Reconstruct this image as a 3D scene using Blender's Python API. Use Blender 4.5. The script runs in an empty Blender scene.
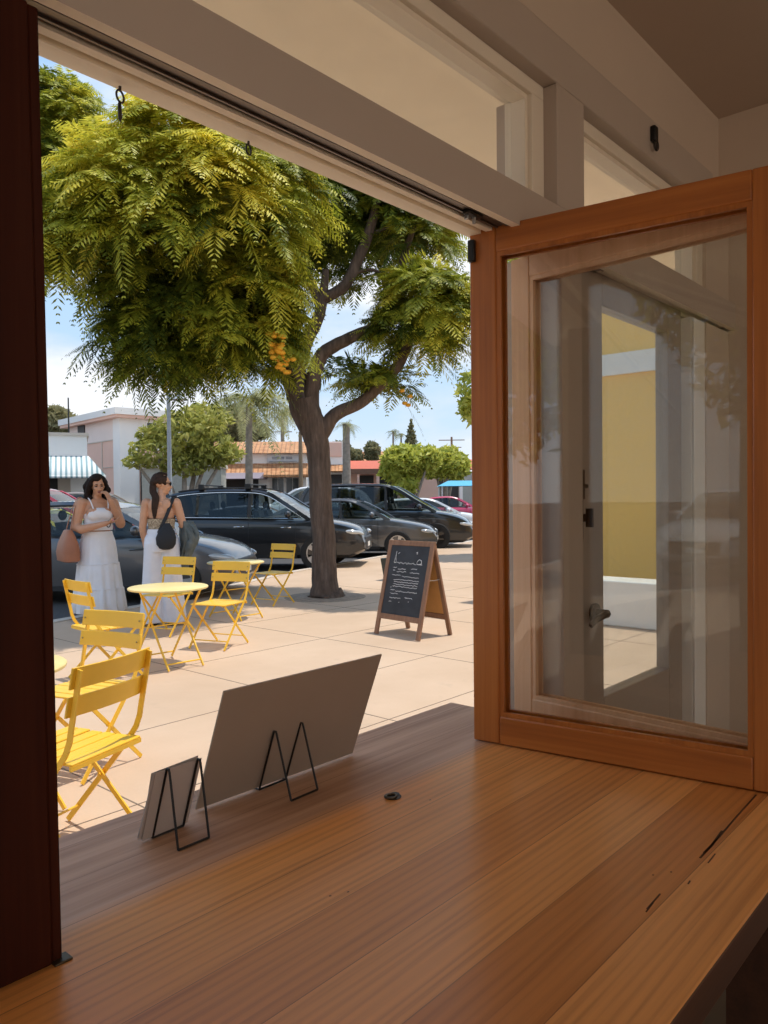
import bpy, bmesh, math, random
import numpy as np
from mathutils import Vector, Matrix, Quaternion
random.seed(7); rng = np.random.default_rng(11)
scene = bpy.context.scene
COL = scene.collection
R = math.radians
PI = math.pi
V = Vector

# ------------------------------------------------------------------ view
CAM_Z = 1.5
FOC = 769.0
BX = V((0.6632, -0.7485, -0.0113)); BUP = V((0.0207, 0.0035, 0.9998)); BBK = V((-0.7482, -0.6632, 0.0190))
cam_d = bpy.data.cameras.new('camera'); cam = bpy.data.objects.new('camera', cam_d); COL.objects.link(cam)
m3 = Matrix((BX, BUP, BBK)).transposed().to_quaternion().to_matrix()
cam.matrix_world = Matrix.Translation((0, 0, CAM_Z)) @ m3.to_4x4()
cam_d.sensor_fit = 'VERTICAL'; cam_d.sensor_height = 24.0; cam_d.lens = FOC / 1024 * 24.0
cam_d.clip_start = 0.02; cam_d.clip_end = 2000
scene.camera = cam
BX, BUP, BBK = m3.col[0], m3.col[1], m3.col[2]
RT = V((BX.x, BX.y, 0)).normalized(); FW = V((-BBK.x, -BBK.y, 0)).normalized()
def at(px, py, depth):
    """point at a given distance along the view for a position measured on the photo"""
    return V((0, 0, CAM_Z)) + BX * ((px - 384) / FOC * depth) + BUP * (-(py - 512) / FOC * depth) - BBK * depth
def ground(px, py, z=0.0):
    d = BX * (px - 384) + BUP * (-(py - 512)) - BBK * FOC
    return V((0, 0, CAM_Z)) + d * ((z - CAM_Z) / d.z)

# ------------------------------------------------------------------ object helpers
def link(o, parent=None):
    COL.objects.link(o)
    if parent is not None: o.parent = parent
    return o
def tag(o, label=None, cat=None, group=None, kind=None):
    if label: o['label'] = label
    if cat: o['category'] = cat
    if group: o['group'] = group
    if kind: o['kind'] = kind
    return o
def thing(name, label, cat, loc=(0, 0, 0), rz=0.0, group=None, scale=1.0):
    o = bpy.data.objects.new(name, None); link(o); o.empty_display_size = 0.1
    o.location = loc; o.rotation_euler = (0, 0, rz); o.scale = (scale,) * 3
    return tag(o, label, cat, group)
def copy_tree(o, parent=None):
    c = o.copy(); link(c, parent)
    for ch in list(o.children): copy_tree(ch, c)
    return c
def frame_of(d, up=V((0, 0, 1))):
    z = V(d).normalized()
    if abs(z.dot(up)) > 0.98: up = V((0, 1, 0))
    x = up.cross(z).normalized(); y = z.cross(x)
    return Matrix((x, y, z)).transposed()

class MB:
    def __init__(s): s.bm = bmesh.new(); s.mi = 0
    def face(s, vs):
        try:
            f = s.bm.faces.new(vs); f.material_index = s.mi; return f
        except ValueError: return None
    def poly(s, pts): return s.face([s.bm.verts.new(p) for p in pts])
    def hexa(s, p):   # 8 points: bottom 4 ccw, top 4 ccw
        v = [s.bm.verts.new(q) for q in p]
        for a in ((3, 2, 1, 0), (4, 5, 6, 7), (0, 1, 5, 4), (1, 2, 6, 5), (2, 3, 7, 6), (3, 0, 4, 7)): s.face([v[i] for i in a])
        return s
    def box(s, x0, x1, y0, y1, z0, z1, M=None):
        p = [V(q) for q in ((x0, y0, z0), (x1, y0, z0), (x1, y1, z0), (x0, y1, z0), (x0, y0, z1), (x1, y0, z1), (x1, y1, z1), (x0, y1, z1))]
        if M is not None: p = [M @ q for q in p]
        return s.hexa(p)
    def bar(s, p, q, w, h, up=V((0, 0, 1))):   # w across, h along up
        p, q = V(p), V(q); F = frame_of(q - p, V(up)); x, y = F.col[0] * w / 2, F.col[1] * h / 2
        return s.hexa([p - x - y, p + x - y, p + x + y, p - x + y, q - x - y, q + x - y, q + x + y, q - x + y])
    def tube(s, pts, r, n=8, cap=True, squash=None):
        pts = [V(p) for p in pts]; m = len(pts)
        rs = r if isinstance(r, (list, tuple)) else [r] * m
        rings = []; t0 = (pts[1] - pts[0]).normalized(); F = frame_of(t0); x = F.col[0]
        for i in range(m):
            t = (pts[min(i + 1, m - 1)] - pts[max(i - 1, 0)]).normalized()
            x = (x - t * x.dot(t)).normalized(); y = t.cross(x)
            rings.append([s.bm.verts.new(pts[i] + (x * math.cos(2 * PI * k / n) + y * math.sin(2 * PI * k / n)) * rs[i]) for k in range(n)])
        for a, b in zip(rings, rings[1:]):
            for k in range(n): s.face([a[k], a[(k + 1) % n], b[(k + 1) % n], b[k]])
        if cap: s.face(rings[0][::-1]); s.face(rings[-1])
        return s
    def rings(s, rr, close=True, cap=True):
        vs = [[s.bm.verts.new(p) for p in r] for r in rr]; n = len(vs[0])
        for a, b in zip(vs, vs[1:]):
            for k in range(n if close else n - 1): s.face([a[k], a[(k + 1) % n], b[(k + 1) % n], b[k]])
        if cap: s.face(vs[0][::-1]); s.face(vs[-1])
        return s
    def lathe(s, prof, n=24, c=(0, 0, 0), M=None, cap=True):
        M = M or Matrix.Identity(3); c = V(c)
        return s.rings([[c + M @ V((r * math.cos(2 * PI * k / n), r * math.sin(2 * PI * k / n), z)) for k in range(n)] for r, z in prof], cap=cap)
    def ell(s, c, rx, ry, rz, M=None, n=14, m=9):
        prof = [(math.sin(PI * (i + .02) / (m - 1 + .04)), -math.cos(PI * (i + .02) / (m - 1 + .04))) for i in range(m)]
        M = M or Matrix.Identity(3)
        return s.lathe(prof, n, c, M @ Matrix.Diagonal((rx, ry, rz)))
    def cap(s, p, q, r1, r2, n=10):
        p, q = V(p), V(q); d = (q - p); L = d.length; d = d / L if L else V((0, 0, 1)); pts, rs = [], []
        for a in (-80, -55, -25): pts.append(p + d * r1 * math.sin(R(a))); rs.append(r1 * math.cos(R(a)))
        pts.append(p); rs.append(r1); pts.append(q); rs.append(r2)
        for a in (25, 55, 80): pts.append(q + d * r2 * math.sin(R(a))); rs.append(r2 * math.cos(R(a)))
        return s.tube(pts, rs, n)
    def prism(s, pts, ext):
        ext = V(ext); a = [s.bm.verts.new(p) for p in pts]; b = [s.bm.verts.new(V(p) + ext) for p in pts]; n = len(a)
        s.face(a[::-1]); s.face(b)
        for k in range(n): s.face([a[k], a[(k + 1) % n], b[(k + 1) % n], b[k]])
        return s
    def strip(s, top, bot):
        a = [s.bm.verts.new(p) for p in top]; b = [s.bm.verts.new(p) for p in bot]
        for k in range(len(a) - 1): s.face([b[k], b[k + 1], a[k + 1], a[k]])
        return s
    def tf(s, M):
        bmesh.ops.transform(s.bm, matrix=M.to_4x4(), verts=s.bm.verts); return s
    def build(s, name, mats, parent=None, smooth=40, bevel=0.0, fix=True, seg=2):
        if fix: bmesh.ops.recalc_face_normals(s.bm, faces=s.bm.faces)
        me = bpy.data.meshes.new(name); s.bm.to_mesh(me); s.bm.free()
        for m in (mats if isinstance(mats, (list, tuple)) else [mats]): me.materials.append(m)
        if smooth:
            me.polygons.foreach_set('use_smooth', [True] * len(me.polygons)); me.set_sharp_from_angle(angle=R(smooth))
        o = bpy.data.objects.new(name, me); link(o, parent)
        if bevel:
            b = o.modifiers.new('bevel', 'BEVEL'); b.width = bevel; b.segments = seg; b.limit_method = 'ANGLE'; b.angle_limit = R(40)
        return o
def structure(o): o['kind'] = 'structure'; return o
def bake(o):
    """apply an object's modifiers"""
    bpy.context.view_layer.update()
    dg = bpy.context.evaluated_depsgraph_get(); me = bpy.data.meshes.new_from_object(o.evaluated_get(dg))
    o.modifiers.clear(); o.data = me; return o
def spline(pts, n):
    """Catmull-Rom through points"""
    pts = [V(p) for p in pts]; out = []
    P_ = [pts[0] * 2 - pts[1]] + pts + [pts[-1] * 2 - pts[-2]]
    for i in range(1, len(P_) - 2):
        a, b, c, d = P_[i - 1:i + 3]
        for k in range(n):
            t = k / n
            out.append(0.5 * ((2 * b) + (c - a) * t + (2 * a - 5 * b + 4 * c - d) * t * t + (3 * b - a - 3 * c + d) * t ** 3))
    out.append(pts[-1]); return out

# ------------------------------------------------------------------ materials
class NT:
    def __init__(s, name):
        s.m = bpy.data.materials.new(name); s.m.use_nodes = True; s.t = s.m.node_tree; s.t.nodes.clear()
        s.out = s.n('ShaderNodeOutputMaterial')
    def n(s, typ, **kw):
        nd = s.t.nodes.new(typ)
        for k, v in kw.items():
            if k.startswith('i_'):
                key = k[2:]; key = int(key) if key.isdigit() else key.replace('_', ' ')
                if hasattr(v, 'outputs') or hasattr(v, 'is_output'): s.l(v, nd.inputs[key])
                else: nd.inputs[key].default_value = v
            else: setattr(nd, k, v)
        return nd
    def l(s, a, b):
        s.t.links.new(a.outputs[0] if hasattr(a, 'outputs') else a, b.inputs[0] if hasattr(b, 'inputs') else b)
    def ramp(s, fac, stops):
        r = s.n('ShaderNodeValToRGB'); s.l(fac, r.inputs[0]); e = r.color_ramp.elements
        while len(e) < len(stops): e.new(0.5)
        for i, (p, c) in enumerate(stops): e[i].position = p; e[i].color = (*c, 1) if len(c) == 3 else c
        return r
    def math(s, op, a, b=None, clamp=False):
        nd = s.n('ShaderNodeMath', operation=op); nd.use_clamp = clamp
        for i, v in enumerate((a, b)):
            if v is None: continue
            if isinstance(v, (int, float)): nd.inputs[i].default_value = v
            else: s.l(v, nd.inputs[i])
        return nd
    def mix(s, fac, a, b, mode='MIX'):
        nd = s.n('ShaderNodeMix', data_type='RGBA', blend_type=mode)
        for i, v in ((0, fac), (6, a), (7, b)):
            if isinstance(v, (int, float)): nd.inputs[i].default_value = v
            elif isinstance(v, tuple): nd.inputs[i].default_value = (*v, 1) if len(v) == 3 else v
            else: s.l(v, nd.inputs[i])
        return nd.outputs[2]
    def coords(s, scale=(1, 1, 1), kind='Object'):
        tc = s.n('ShaderNodeTexCoord'); mp = s.n('ShaderNodeMapping'); s.l(tc.outputs[kind], mp.inputs[0]); mp.inputs['Scale'].default_value = scale; return mp
    def noise(s, vec, scale, detail=4, rough=.55):
        nd = s.n('ShaderNodeTexNoise'); s.l(vec, nd.inputs['Vector']); nd.inputs['Scale'].default_value = scale; nd.inputs['Detail'].default_value = detail; nd.inputs['Roughness'].default_value = rough; return nd
    def bsdf(s, color, rough=.5, metal=0.0, spec=.5, coat=0.0, bump=None, bstr=.3, bdist=.01, trans=0.0, sheen=0.0):
        b = s.n('ShaderNodeBsdfPrincipled')
        if isinstance(color, tuple): b.inputs['Base Color'].default_value = (*color, 1) if len(color) == 3 else color
        else: s.l(color, b.inputs['Base Color'])
        if isinstance(rough, (int, float)): b.inputs['Roughness'].default_value = rough
        else: s.l(rough, b.inputs['Roughness'])
        b.inputs['Metallic'].default_value = metal; b.inputs['Specular IOR Level'].default_value = spec
        b.inputs['Coat Weight'].default_value = coat; b.inputs['Coat Roughness'].default_value = .05; b.inputs['Sheen Weight'].default_value = sheen
        if bump is not None:
            bp = s.n('ShaderNodeBump'); bp.inputs['Strength'].default_value = bstr; bp.inputs['Distance'].default_value = bdist; s.l(bump, bp.inputs['Height']); s.l(bp, b.inputs['Normal'])
        return b
    def done(s, sh): s.l(sh, s.out.inputs['Surface']); return s.m
def plain(name, c, rough=.5, metal=0.0, spec=.5, coat=0.0, var=.08, scale=8.0, bump=0.0, sheen=0.0):
    t = NT(name); co = t.coords(); nz = t.noise(co, scale, 5)
    c2 = tuple(x * (1 - var) for x in c); c1 = tuple(min(1, x * (1 + var)) for x in c)
    col = t.ramp(nz.outputs[0], [(.3, c2), (.7, c1)])
    return t.done(t.bsdf(col.outputs[0], rough, metal, spec, coat, nz.outputs[0] if bump else None, bump, .01, sheen=sheen))
def glass(name, tint=(1, 1, 1), base=.043, rough=0.0, refl=1.0):
    """thin pane: clear, with the mirror image growing towards grazing angles"""
    t = NT(name); lw = t.n('ShaderNodeLayerWeight'); lw.inputs[0].default_value = .5
    f = t.math('ADD', t.math('MULTIPLY', t.math('POWER', lw.outputs['Facing'], 5.0), (1 - base) * refl), base * refl, True)
    tr = t.n('ShaderNodeBsdfTransparent'); tr.inputs[0].default_value = (*tint, 1)
    gl = t.n('ShaderNodeBsdfGlossy'); gl.inputs['Roughness'].default_value = rough
    mx = t.n('ShaderNodeMixShader'); t.l(f, mx.inputs[0]); t.l(tr, mx.inputs[1]); t.l(gl, mx.inputs[2]); return t.done(mx)
def wood(name, c1, c2, c3, rough=.4, along=0, scale=1.0, bump=.15, coat=0.0, spec=.5):
    """long grain running along the given local axis"""
    t = NT(name); sc = [26 * scale] * 3; sc[along] = 1.3 * scale
    co = t.coords(tuple(sc)); n1 = t.noise(co, 1.0, 6, .6)
    sc2 = [160 * scale] * 3; sc2[along] = 3 * scale
    co2 = t.coords(tuple(sc2)); n2 = t.noise(co2, 1.0, 3)
    f = t.math('ADD', t.math('MULTIPLY', n1.outputs[0], .7), t.math('MULTIPLY', n2.outputs[0], .3))
    col = t.ramp(f, [(.3, c1), (.52, c2), (.72, c3)])
    return t.done(t.bsdf(col.outputs[0], rough, spec=spec, coat=coat, bump=n2.outputs[0], bstr=bump, bdist=.002))

M = {}
M['cream'] = plain('shaded_cream_paint', (.47, .395, .335), .45, var=.03, scale=3)  # cream paint darkened to carry the shade of the dim room side
M['cream_satin'] = plain('cream_satin_paint', (.80, .72, .60), .32, var=.03, scale=3)
M['plaster'] = plain('wall_plaster', (.60, .50, .41), .75, var=.04, scale=2, bump=.05)
M['ceiling'] = plain('ceiling_plaster', (.50, .40, .32), .8, var=.04, scale=1.5)
M['white_paint'] = plain('white_paint', (.90, .89, .85), .4, var=.03)
M['yellow_wall'] = plain('yellow_stucco', (.96, .61, .15), .8, var=.05, scale=20, bump=.1)
M['floor_in'] = plain('dark_floor_tile', (.10, .075, .05), .5, var=.3, scale=3)
M['door_paint'] = plain('door_taupe_paint', (.36, .30, .25), .35, var=.03)
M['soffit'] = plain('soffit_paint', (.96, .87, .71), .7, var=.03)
M['track'] = plain('track_metal', (.16, .13, .11), .4, .6)
M['black'] = plain('black_metal', (.012, .012, .013), .4, .4)
M['dark_iron'] = plain('dark_iron', (.05, .042, .036), .45, .7)
M['bronze'] = plain('bronze_metal', (.10, .075, .05), .38, .8)
M['steel'] = plain('brushed_steel', (.42, .42, .42), .35, .9)
M['fir'] = wood('fir_leaf_wood', (.27, .080, .016), (.42, .135, .026), (.52, .19, .04), .38, 2)
M['fir_x'] = wood('fir_rail_wood', (.27, .080, .016), (.42, .135, .026), (.52, .19, .04), .38, 0)
M['fir_pale'] = wood('pale_fir_wood', (.64, .38, .21), (.74, .46, .27), (.82, .54, .34), .5, 2)
M['post_wood'] = wood('dark_stained_wood', (.030, .006, .0025), (.045, .009, .0035), (.06, .015, .006), .6, 2, spec=.12)
M['glass'] = glass('window_glass', (.97, .975, .965))
M['glass_dim'] = glass('dark_car_glass', (.30, .33, .33), .05)
M['glass_clear'] = glass('clear_car_glass', (.68, .74, .72), .05)
M['glass_shop'] = plain('shop_window_glass', (.05, .055, .06), .08, var=.3, scale=1.5)

# counter: boards along X with changing tone, the outer board weathered
t = NT('counter_boards'); tc = t.n('ShaderNodeTexCoord'); sp = t.n('ShaderNodeSeparateXYZ'); t.l(tc.outputs['Object'], sp.inputs[0])
warp = t.noise(t.coords((1.2, 6, 1)), 1.0, 2)
row = t.math('DIVIDE', t.math('ADD', sp.outputs[1], .046), .118); idx = t.math('FLOOR', row); fr = t.math('FRACT', row)
wn = t.n('ShaderNodeTexWhiteNoise', noise_dimensions='1D'); t.l(idx, wn.inputs['W'])
base = t.ramp(wn.outputs[0], [(0, (.60, .235, .060)), (.35, (.72, .305, .085)), (.7, (.83, .385, .12)), (1, (.65, .265, .075))])
gn = t.noise(t.coords((1.6, 42, 42)), 1.0, 6, .62); gf = t.noise(t.coords((4, 240, 240)), 1.0, 3)
# wavy growth rings
cx = t.n('ShaderNodeCombineXYZ'); t.l(sp.outputs[0], cx.inputs[0])
t.l(t.math('ADD', t.math('MULTIPLY', sp.outputs[1], 1.0), t.math('MULTIPLY', idx, 3.7)), cx.inputs[1])
mpw = t.n('ShaderNodeMapping'); mpw.inputs['Scale'].default_value = (.55, 9, 1); t.l(cx, mpw.inputs[0])
wv = t.n('ShaderNodeTexWave', wave_type='BANDS', bands_direction='Y'); wv.inputs['Scale'].default_value = 2.2; wv.inputs['Distortion'].default_value = 5; wv.inputs['Detail'].default_value = 3; wv.inputs['Detail Scale'].default_value = 1.2; t.l(mpw, wv.inputs[0])
g = t.math('ADD', t.math('MULTIPLY', gn.outputs[0], .55), t.math('ADD', t.math('MULTIPLY', gf.outputs[0], .30), t.math('MULTIPLY', wv.outputs['Fac'], .14)))
gcol = t.ramp(g, [(.25, (.62, .55, .50)), (.5, (.97, .96, .95)), (.75, (1.12, 1.10, 1.05))])
col = t.mix(1.0, base.outputs[0], gcol.outputs[0], 'MULTIPLY')
wcol = t.ramp(gn.outputs[0], [(.3, (.33, .20, .135)), (.55, (.52, .345, .25)), (.75, (.62, .44, .33))])
edge = t.math('ADD', sp.outputs[1], t.math('MULTIPLY', warp.outputs[0], .03))
wf = t.n('ShaderNodeMapRange'); wf.inputs[1].default_value = 1.000; wf.inputs[2].default_value = 1.045; t.l(edge, wf.inputs[0])
wfa = t.math('MULTIPLY', wf.outputs[0], .85)
col = t.mix(wfa.outputs[0], col, wcol.outputs[0])
seam = t.math('LESS_THAN', fr, .012)
col = t.mix(t.math('MULTIPLY', seam, .55).outputs[0], col, (.08, .03, .012))
rg = t.n('ShaderNodeMapRange'); rg.inputs[3].default_value = .30; rg.inputs[4].default_value = .52; t.l(wf.outputs[0], rg.inputs[0])
M['counter'] = t.done(t.bsdf(col, rg.outputs[0], spec=.5, bump=g, bstr=.12, bdist=.003))
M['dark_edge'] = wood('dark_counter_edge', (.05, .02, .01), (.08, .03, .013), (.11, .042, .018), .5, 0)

# paving
t = NT('sidewalk_concrete'); co = t.coords(); n1 = t.noise(co, .7, 6, .6); n2 = t.noise(co, 60, 3); n3 = t.noise(co, 5, 5)
col = t.ramp(n1.outputs[0], [(.3, (.53, .37, .245)), (.7, (.64, .465, .325))])
col = t.mix(t.math('MULTIPLY', n2.outputs[0], .25).outputs[0], col.outputs[0], (.40, .30, .22))
stn = t.ramp(n3.outputs[0], [(.62, (0, 0, 0)), (.75, (.28, .28, .28))]); col = t.mix(stn.outputs[0], col, (.36, .27, .2))
M['sidewalk'] = t.done(t.bsdf(col, .85, bump=n2.outputs[0], bstr=.15, bdist=.004))
M['kerb'] = plain('kerb_concrete', (.60, .51, .42), .85, var=.1, scale=6)
M['joint'] = plain('joint_filler', (.20, .15, .11), .9)
M['asphalt'] = plain('asphalt', (.075, .072, .072), .85, var=.3, scale=30, bump=.2)
M['road_paint'] = plain('road_paint', (.62, .60, .56), .7, var=.1)
M['soil'] = plain('tree_pit_soil', (.30, .23, .17), .95, var=.3, scale=14, bump=.5)

M['yellow'] = plain('yellow_enamel', (.88, .52, .035), .38, var=.05, scale=5)
M['yellow_top'] = plain('yellow_table_enamel', (.82, .66, .28), .38, var=.04, scale=5)
M['bolt'] = plain('bolt_steel', (.35, .27, .12), .4, .8)
M['board_wood'] = wood('signboard_wood', (.19, .092, .048), (.27, .135, .072), (.33, .175, .10), .6, 2)
M['slate'] = plain('chalkboard_slate', (.035, .038, .044), .75, var=.35, scale=4)
M['ply'] = plain('orange_board_back', (.62, .30, .085), .7, var=.06)
M['chalk'] = plain('chalk', (.72, .71, .68), .9)
M['card'] = plain('white_card', (.50, .44, .41), .6, var=.03)
M['card_back'] = plain('grey_board_back', (.34, .27, .215), .55, var=.03)

M['bark'] = (lambda t: t.done((lambda n, v: t.bsdf(t.ramp(t.math('ADD', t.math('MULTIPLY', n.outputs[0], .6), t.math('MULTIPLY', v.outputs[0], .4)), [(.3, (.04, .027, .020)), (.55, (.13, .09, .068)), (.8, (.25, .185, .145))]).outputs[0], .9, bump=v.outputs[0], bstr=.9, bdist=.03))(t.noise(t.coords((9, 9, 2.2)), 1.0, 7, .65), t.noise(t.coords((26, 26, 3.2)), 1.0, 4))))(NT('grooved_bark'))
M['palm_bark'] = plain('palm_bark', (.30, .25, .20), .9, var=.25, scale=5)
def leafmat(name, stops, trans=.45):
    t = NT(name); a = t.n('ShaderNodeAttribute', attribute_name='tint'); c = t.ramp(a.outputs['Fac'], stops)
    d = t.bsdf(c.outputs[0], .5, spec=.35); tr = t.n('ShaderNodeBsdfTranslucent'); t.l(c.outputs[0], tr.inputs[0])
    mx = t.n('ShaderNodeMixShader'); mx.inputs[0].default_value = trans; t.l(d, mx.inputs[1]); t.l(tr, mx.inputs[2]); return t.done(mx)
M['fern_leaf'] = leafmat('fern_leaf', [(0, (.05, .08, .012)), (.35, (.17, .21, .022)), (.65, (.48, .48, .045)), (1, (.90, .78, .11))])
M['green_leaf'] = leafmat('green_leaf', [(0, (.20, .22, .05)), (.5, (.45, .44, .10)), (1, (.68, .62, .20))])
M['bright_leaf'] = leafmat('bright_leaf', [(0, (.22, .28, .04)), (.5, (.56, .57, .10)), (1, (.78, .74, .18))])
M['dry_leaf'] = leafmat('dry_leaf', [(0, (.20, .20, .10)), (.5, (.38, .34, .17)), (1, (.55, .48, .26))])
M['palm_leaf'] = leafmat('palm_leaf', [(0, (.20, .22, .09)), (.5, (.42, .41, .18)), (1, (.64, .58, .30))])
M['flower'] = plain('orange_blossom', (.72, .36, .02), .6)

M['skin'] = plain('tan_skin', (.56, .285, .165), .5, var=.05, scale=12)
M['skin2'] = plain('warm_tan_skin', (.58, .31, .185), .5, var=.05, scale=12)
M['hair'] = plain('dark_brown_hair', (.016, .008, .005), .75, spec=.2, var=.4, scale=40)
M['hair2'] = plain('brown_hair', (.034, .017, .010), .7, spec=.25, var=.4, scale=40)
M['cotton'] = plain('white_cotton', (.78, .77, .78), .85, var=.04, scale=10, sheen=.2)
M['linen'] = plain('white_linen', (.74, .75, .80), .85, var=.04, scale=10, sheen=.2)
M['tan_leather'] = plain('tan_leather', (.36, .135, .065), .5, var=.12, scale=6)
M['black_cloth'] = plain('black_cloth', (.012, .012, .014), .7)
M['denim'] = plain('dark_grey_green_jacket', (.10, .12, .12), .8, var=.3, scale=15)
t = NT('woven_bandeau'); n = t.noise(t.coords((60, 60, 120)), 1.0, 2)
M['bandeau'] = t.done(t.bsdf(t.ramp(n.outputs[0], [(.4, (.18, .12, .07)), (.6, (.55, .44, .30))]).outputs[0], .8))
M['lips'] = plain('lips', (.30, .09, .07), .5); M['eye'] = plain('eye_dark', (.02, .015, .012), .3)

M['tire'] = plain('tyre_rubber', (.018, .018, .018), .8)
M['rim'] = plain('alloy_rim', (.55, .55, .55), .3, .9)
M['rim_dark'] = plain('dark_alloy_rim', (.035, .035, .038), .35, .8)
M['trim_black'] = plain('black_plastic', (.015, .015, .016), .5)
M['chrome'] = plain('chrome', (.7, .7, .7), .15, 1.0)
M['lamp_glass'] = plain('headlight_lens', (.55, .58, .60), .1, .3)
M['lamp_red'] = plain('tail_light_lens', (.45, .02, .02), .2)
M['interior'] = plain('car_interior', (.03, .03, .032), .7)
def paint(name, c, metal=.3): return plain(name, c, .32, metal, .5, 1.0, var=.02)
M['p_black'] = paint('black_car_paint', (.014, .015, .018)); M['p_grey'] = paint('grey_car_paint', (.115, .115, .12), .6)
M['p_dgrey'] = paint('dark_grey_car_paint', (.12, .12, .122), .6); M['p_white'] = paint('white_car_paint', (.78, .79, .80), 0)
M['p_red'] = paint('red_car_paint', (.52, .035, .055), 0); M['p_tan'] = paint('tan_car_paint', (.42, .34, .28), .3)
M['p_yellow'] = paint('yellow_car_paint', (.80, .62, .05), 0); M['p_pink'] = paint('crimson_car_paint', (.62, .05, .13), 0)
M['p_silver'] = paint('silver_car_paint', (.52, .53, .55), .6)

M['b_white'] = plain('white_stucco', (.90, .86, .81), .8, var=.03, scale=.6)
M['b_pink'] = plain('pink_stucco', (.86, .55, .43), .8, var=.05, scale=.5)
M['b_blush'] = plain('blush_stucco', (.88, .73, .65), .8, var=.04, scale=.5)
M['b_beige'] = plain('beige_stucco', (.66, .56, .46), .8, var=.06, scale=.5)
M['b_dark'] = plain('dark_opening', (.03, .028, .026), .6)
M['b_wood'] = plain('brown_fascia', (.20, .10, .06), .7)
M['b_red'] = plain('red_roof', (.56, .13, .07), .7, var=.08)
M['b_green'] = plain('grey_green_render', (.42, .41, .36), .8, var=.1)
M['sign'] = plain('pale_signboard', (.62, .62, .62), .5); M['sign_grey'] = plain('grey_sign_letters', (.30, .31, .33), .5)
M['purple'] = plain('purple_grey_canvas', (.27, .23, .26), .8, var=.06, scale=.8)
M['teal'] = plain('blue_canvas', (.10, .42, .60), .7)
t = NT('terracotta_tiles'); w1 = t.n('ShaderNodeTexWave', bands_direction='X'); w1.inputs['Scale'].default_value = 1.1; t.l(t.coords((1, 1, 1)), w1.inputs[0]); n = t.noise(t.coords((2, 2, 8)), 1.0, 5)
cc = t.ramp(n.outputs[0], [(.3, (.40, .17, .075)), (.6, (.62, .32, .15)), (.8, (.70, .45, .25))])
M['tiles'] = t.done(t.bsdf(cc.outputs[0], .85, bump=w1.outputs['Fac'], bstr=.8, bdist=.1))
M['concrete_pole'] = plain('grey_pole_paint', (.36, .39, .40), .55, var=.05); M['pole_wood'] = plain('utility_pole_wood', (.26, .18, .11), .85)
M['wire'] = plain('cable', (.05, .05, .05), .7)

# ------------------------------------------------------------------ sky and sun
w = bpy.data.worlds.new('sky'); scene.world = w; w.use_nodes = True; nt = w.node_tree; nt.nodes.clear()
T = NT.__new__(NT); T.t = nt; T.out = T.n('ShaderNodeOutputWorld')
tc = T.n('ShaderNodeTexCoord'); sp = T.n('ShaderNodeSeparateXYZ'); T.l(tc.outputs['Generated'], sp.inputs[0])
grad = T.ramp(sp.outputs[2], [(0.0, (.62, .72, .82)), (.12, (.48, .64, .82)), (.45, (.28, .50, .80)), (1, (.13, .30, .62))])
mp = T.n('ShaderNodeMapping'); mp.inputs['Scale'].default_value = (2.2, 2.2, 5.5); mp.inputs['Location'].default_value = (3.1, .7, .25); T.l(tc.outputs['Generated'], mp.inputs[0])
cn = T.noise(mp, 1.25, 8, .55)
low = T.ramp(sp.outputs[2], [(.0, (.13, .13, .13)), (.35, (.08, .08, .08)), (.75, (-.05, -.05, -.05))])
cl = T.ramp(T.math('ADD', cn.outputs[0], low.outputs[0]), [(.47, (0, 0, 0)), (.66, (1, 1, 1))])
cc = T.ramp(cn.outputs[0], [(.35, (.66, .69, .74)), (.6, (.86, .86, .87))])
sk = T.mix(T.math('MULTIPLY', cl.outputs[0], .85).outputs[0], grad.outputs[0], cc.outputs[0])
bg = T.n('ShaderNodeBackground'); T.l(sk, bg.inputs[0]); bg.inputs[1].default_value = 1.12; T.l(bg, T.out.inputs['Surface'])
SUN_AZ, SUN_EL = R(-27), R(73)
sd = bpy.data.lights.new('sun', 'SUN'); sd.energy = 3.3; sd.angle = R(.6); sd.color = (1, .94, .84)
so = bpy.data.objects.new('sun', sd); link(so)
sv = V((math.cos(SUN_AZ) * math.cos(SUN_EL), math.sin(SUN_AZ) * math.cos(SUN_EL), math.sin(SUN_EL)))
so.rotation_euler = sv.to_track_quat('Z', 'Y').to_euler(); so.location = (0, -10, 30)
vs = scene.view_settings; vs.view_transform = 'Standard'; vs.look = 'None'; vs.gamma = 1.0; vs.exposure = 0.2; vs.use_curve_mapping = False
scene.cycles.max_bounces = 12; scene.cycles.diffuse_bounces = 5; scene.cycles.transparent_max_bounces = 24; scene.cycles.sample_clamp_indirect = 6.0
# ================================================================== ROOM
XR = 3.03       # end wall
XL = -3.2
YW = .926       # inner face of the window wall
# ceiling, floor, walls
structure(MB().box(XL, XR + .2, -4.6, 1.3, 2.91, 3.05).build('ceiling', M['ceiling']))
structure(MB().box(XL, XR, -4.4, 1.05, -.10, .0).build('floor', M['floor_in']))
structure(MB().box(XR, XR + .2, -4.4, 1.03, 0, 2.91).build('wall_right', M['plaster']))
mb = MB(); mb.box(XL, -2.6, -4.6, -4.4, 0, 2.91); mb.box(2.6, XR + .2, -4.6, -4.4, 0, 2.91); mb.box(-2.6, 2.6, -4.6, -4.4, 2.5, 2.91); mb.box(-.05, .05, -4.6, -4.4, 0, 2.5)
structure(mb.build('wall_back', M['plaster']))
mb = MB(); mb.box(XL - .2, XL, -4.6, -3.2, 0, 3.05); mb.box(XL - .2, XL, -.6, 1.25, 0, 3.05); mb.box(XL - .2, XL, -3.2, -.6, 0, .5); mb.box(XL - .2, XL, -3.2, -.6, 2.5, 3.05)
structure(mb.build('wall_left', M['plaster']))
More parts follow.
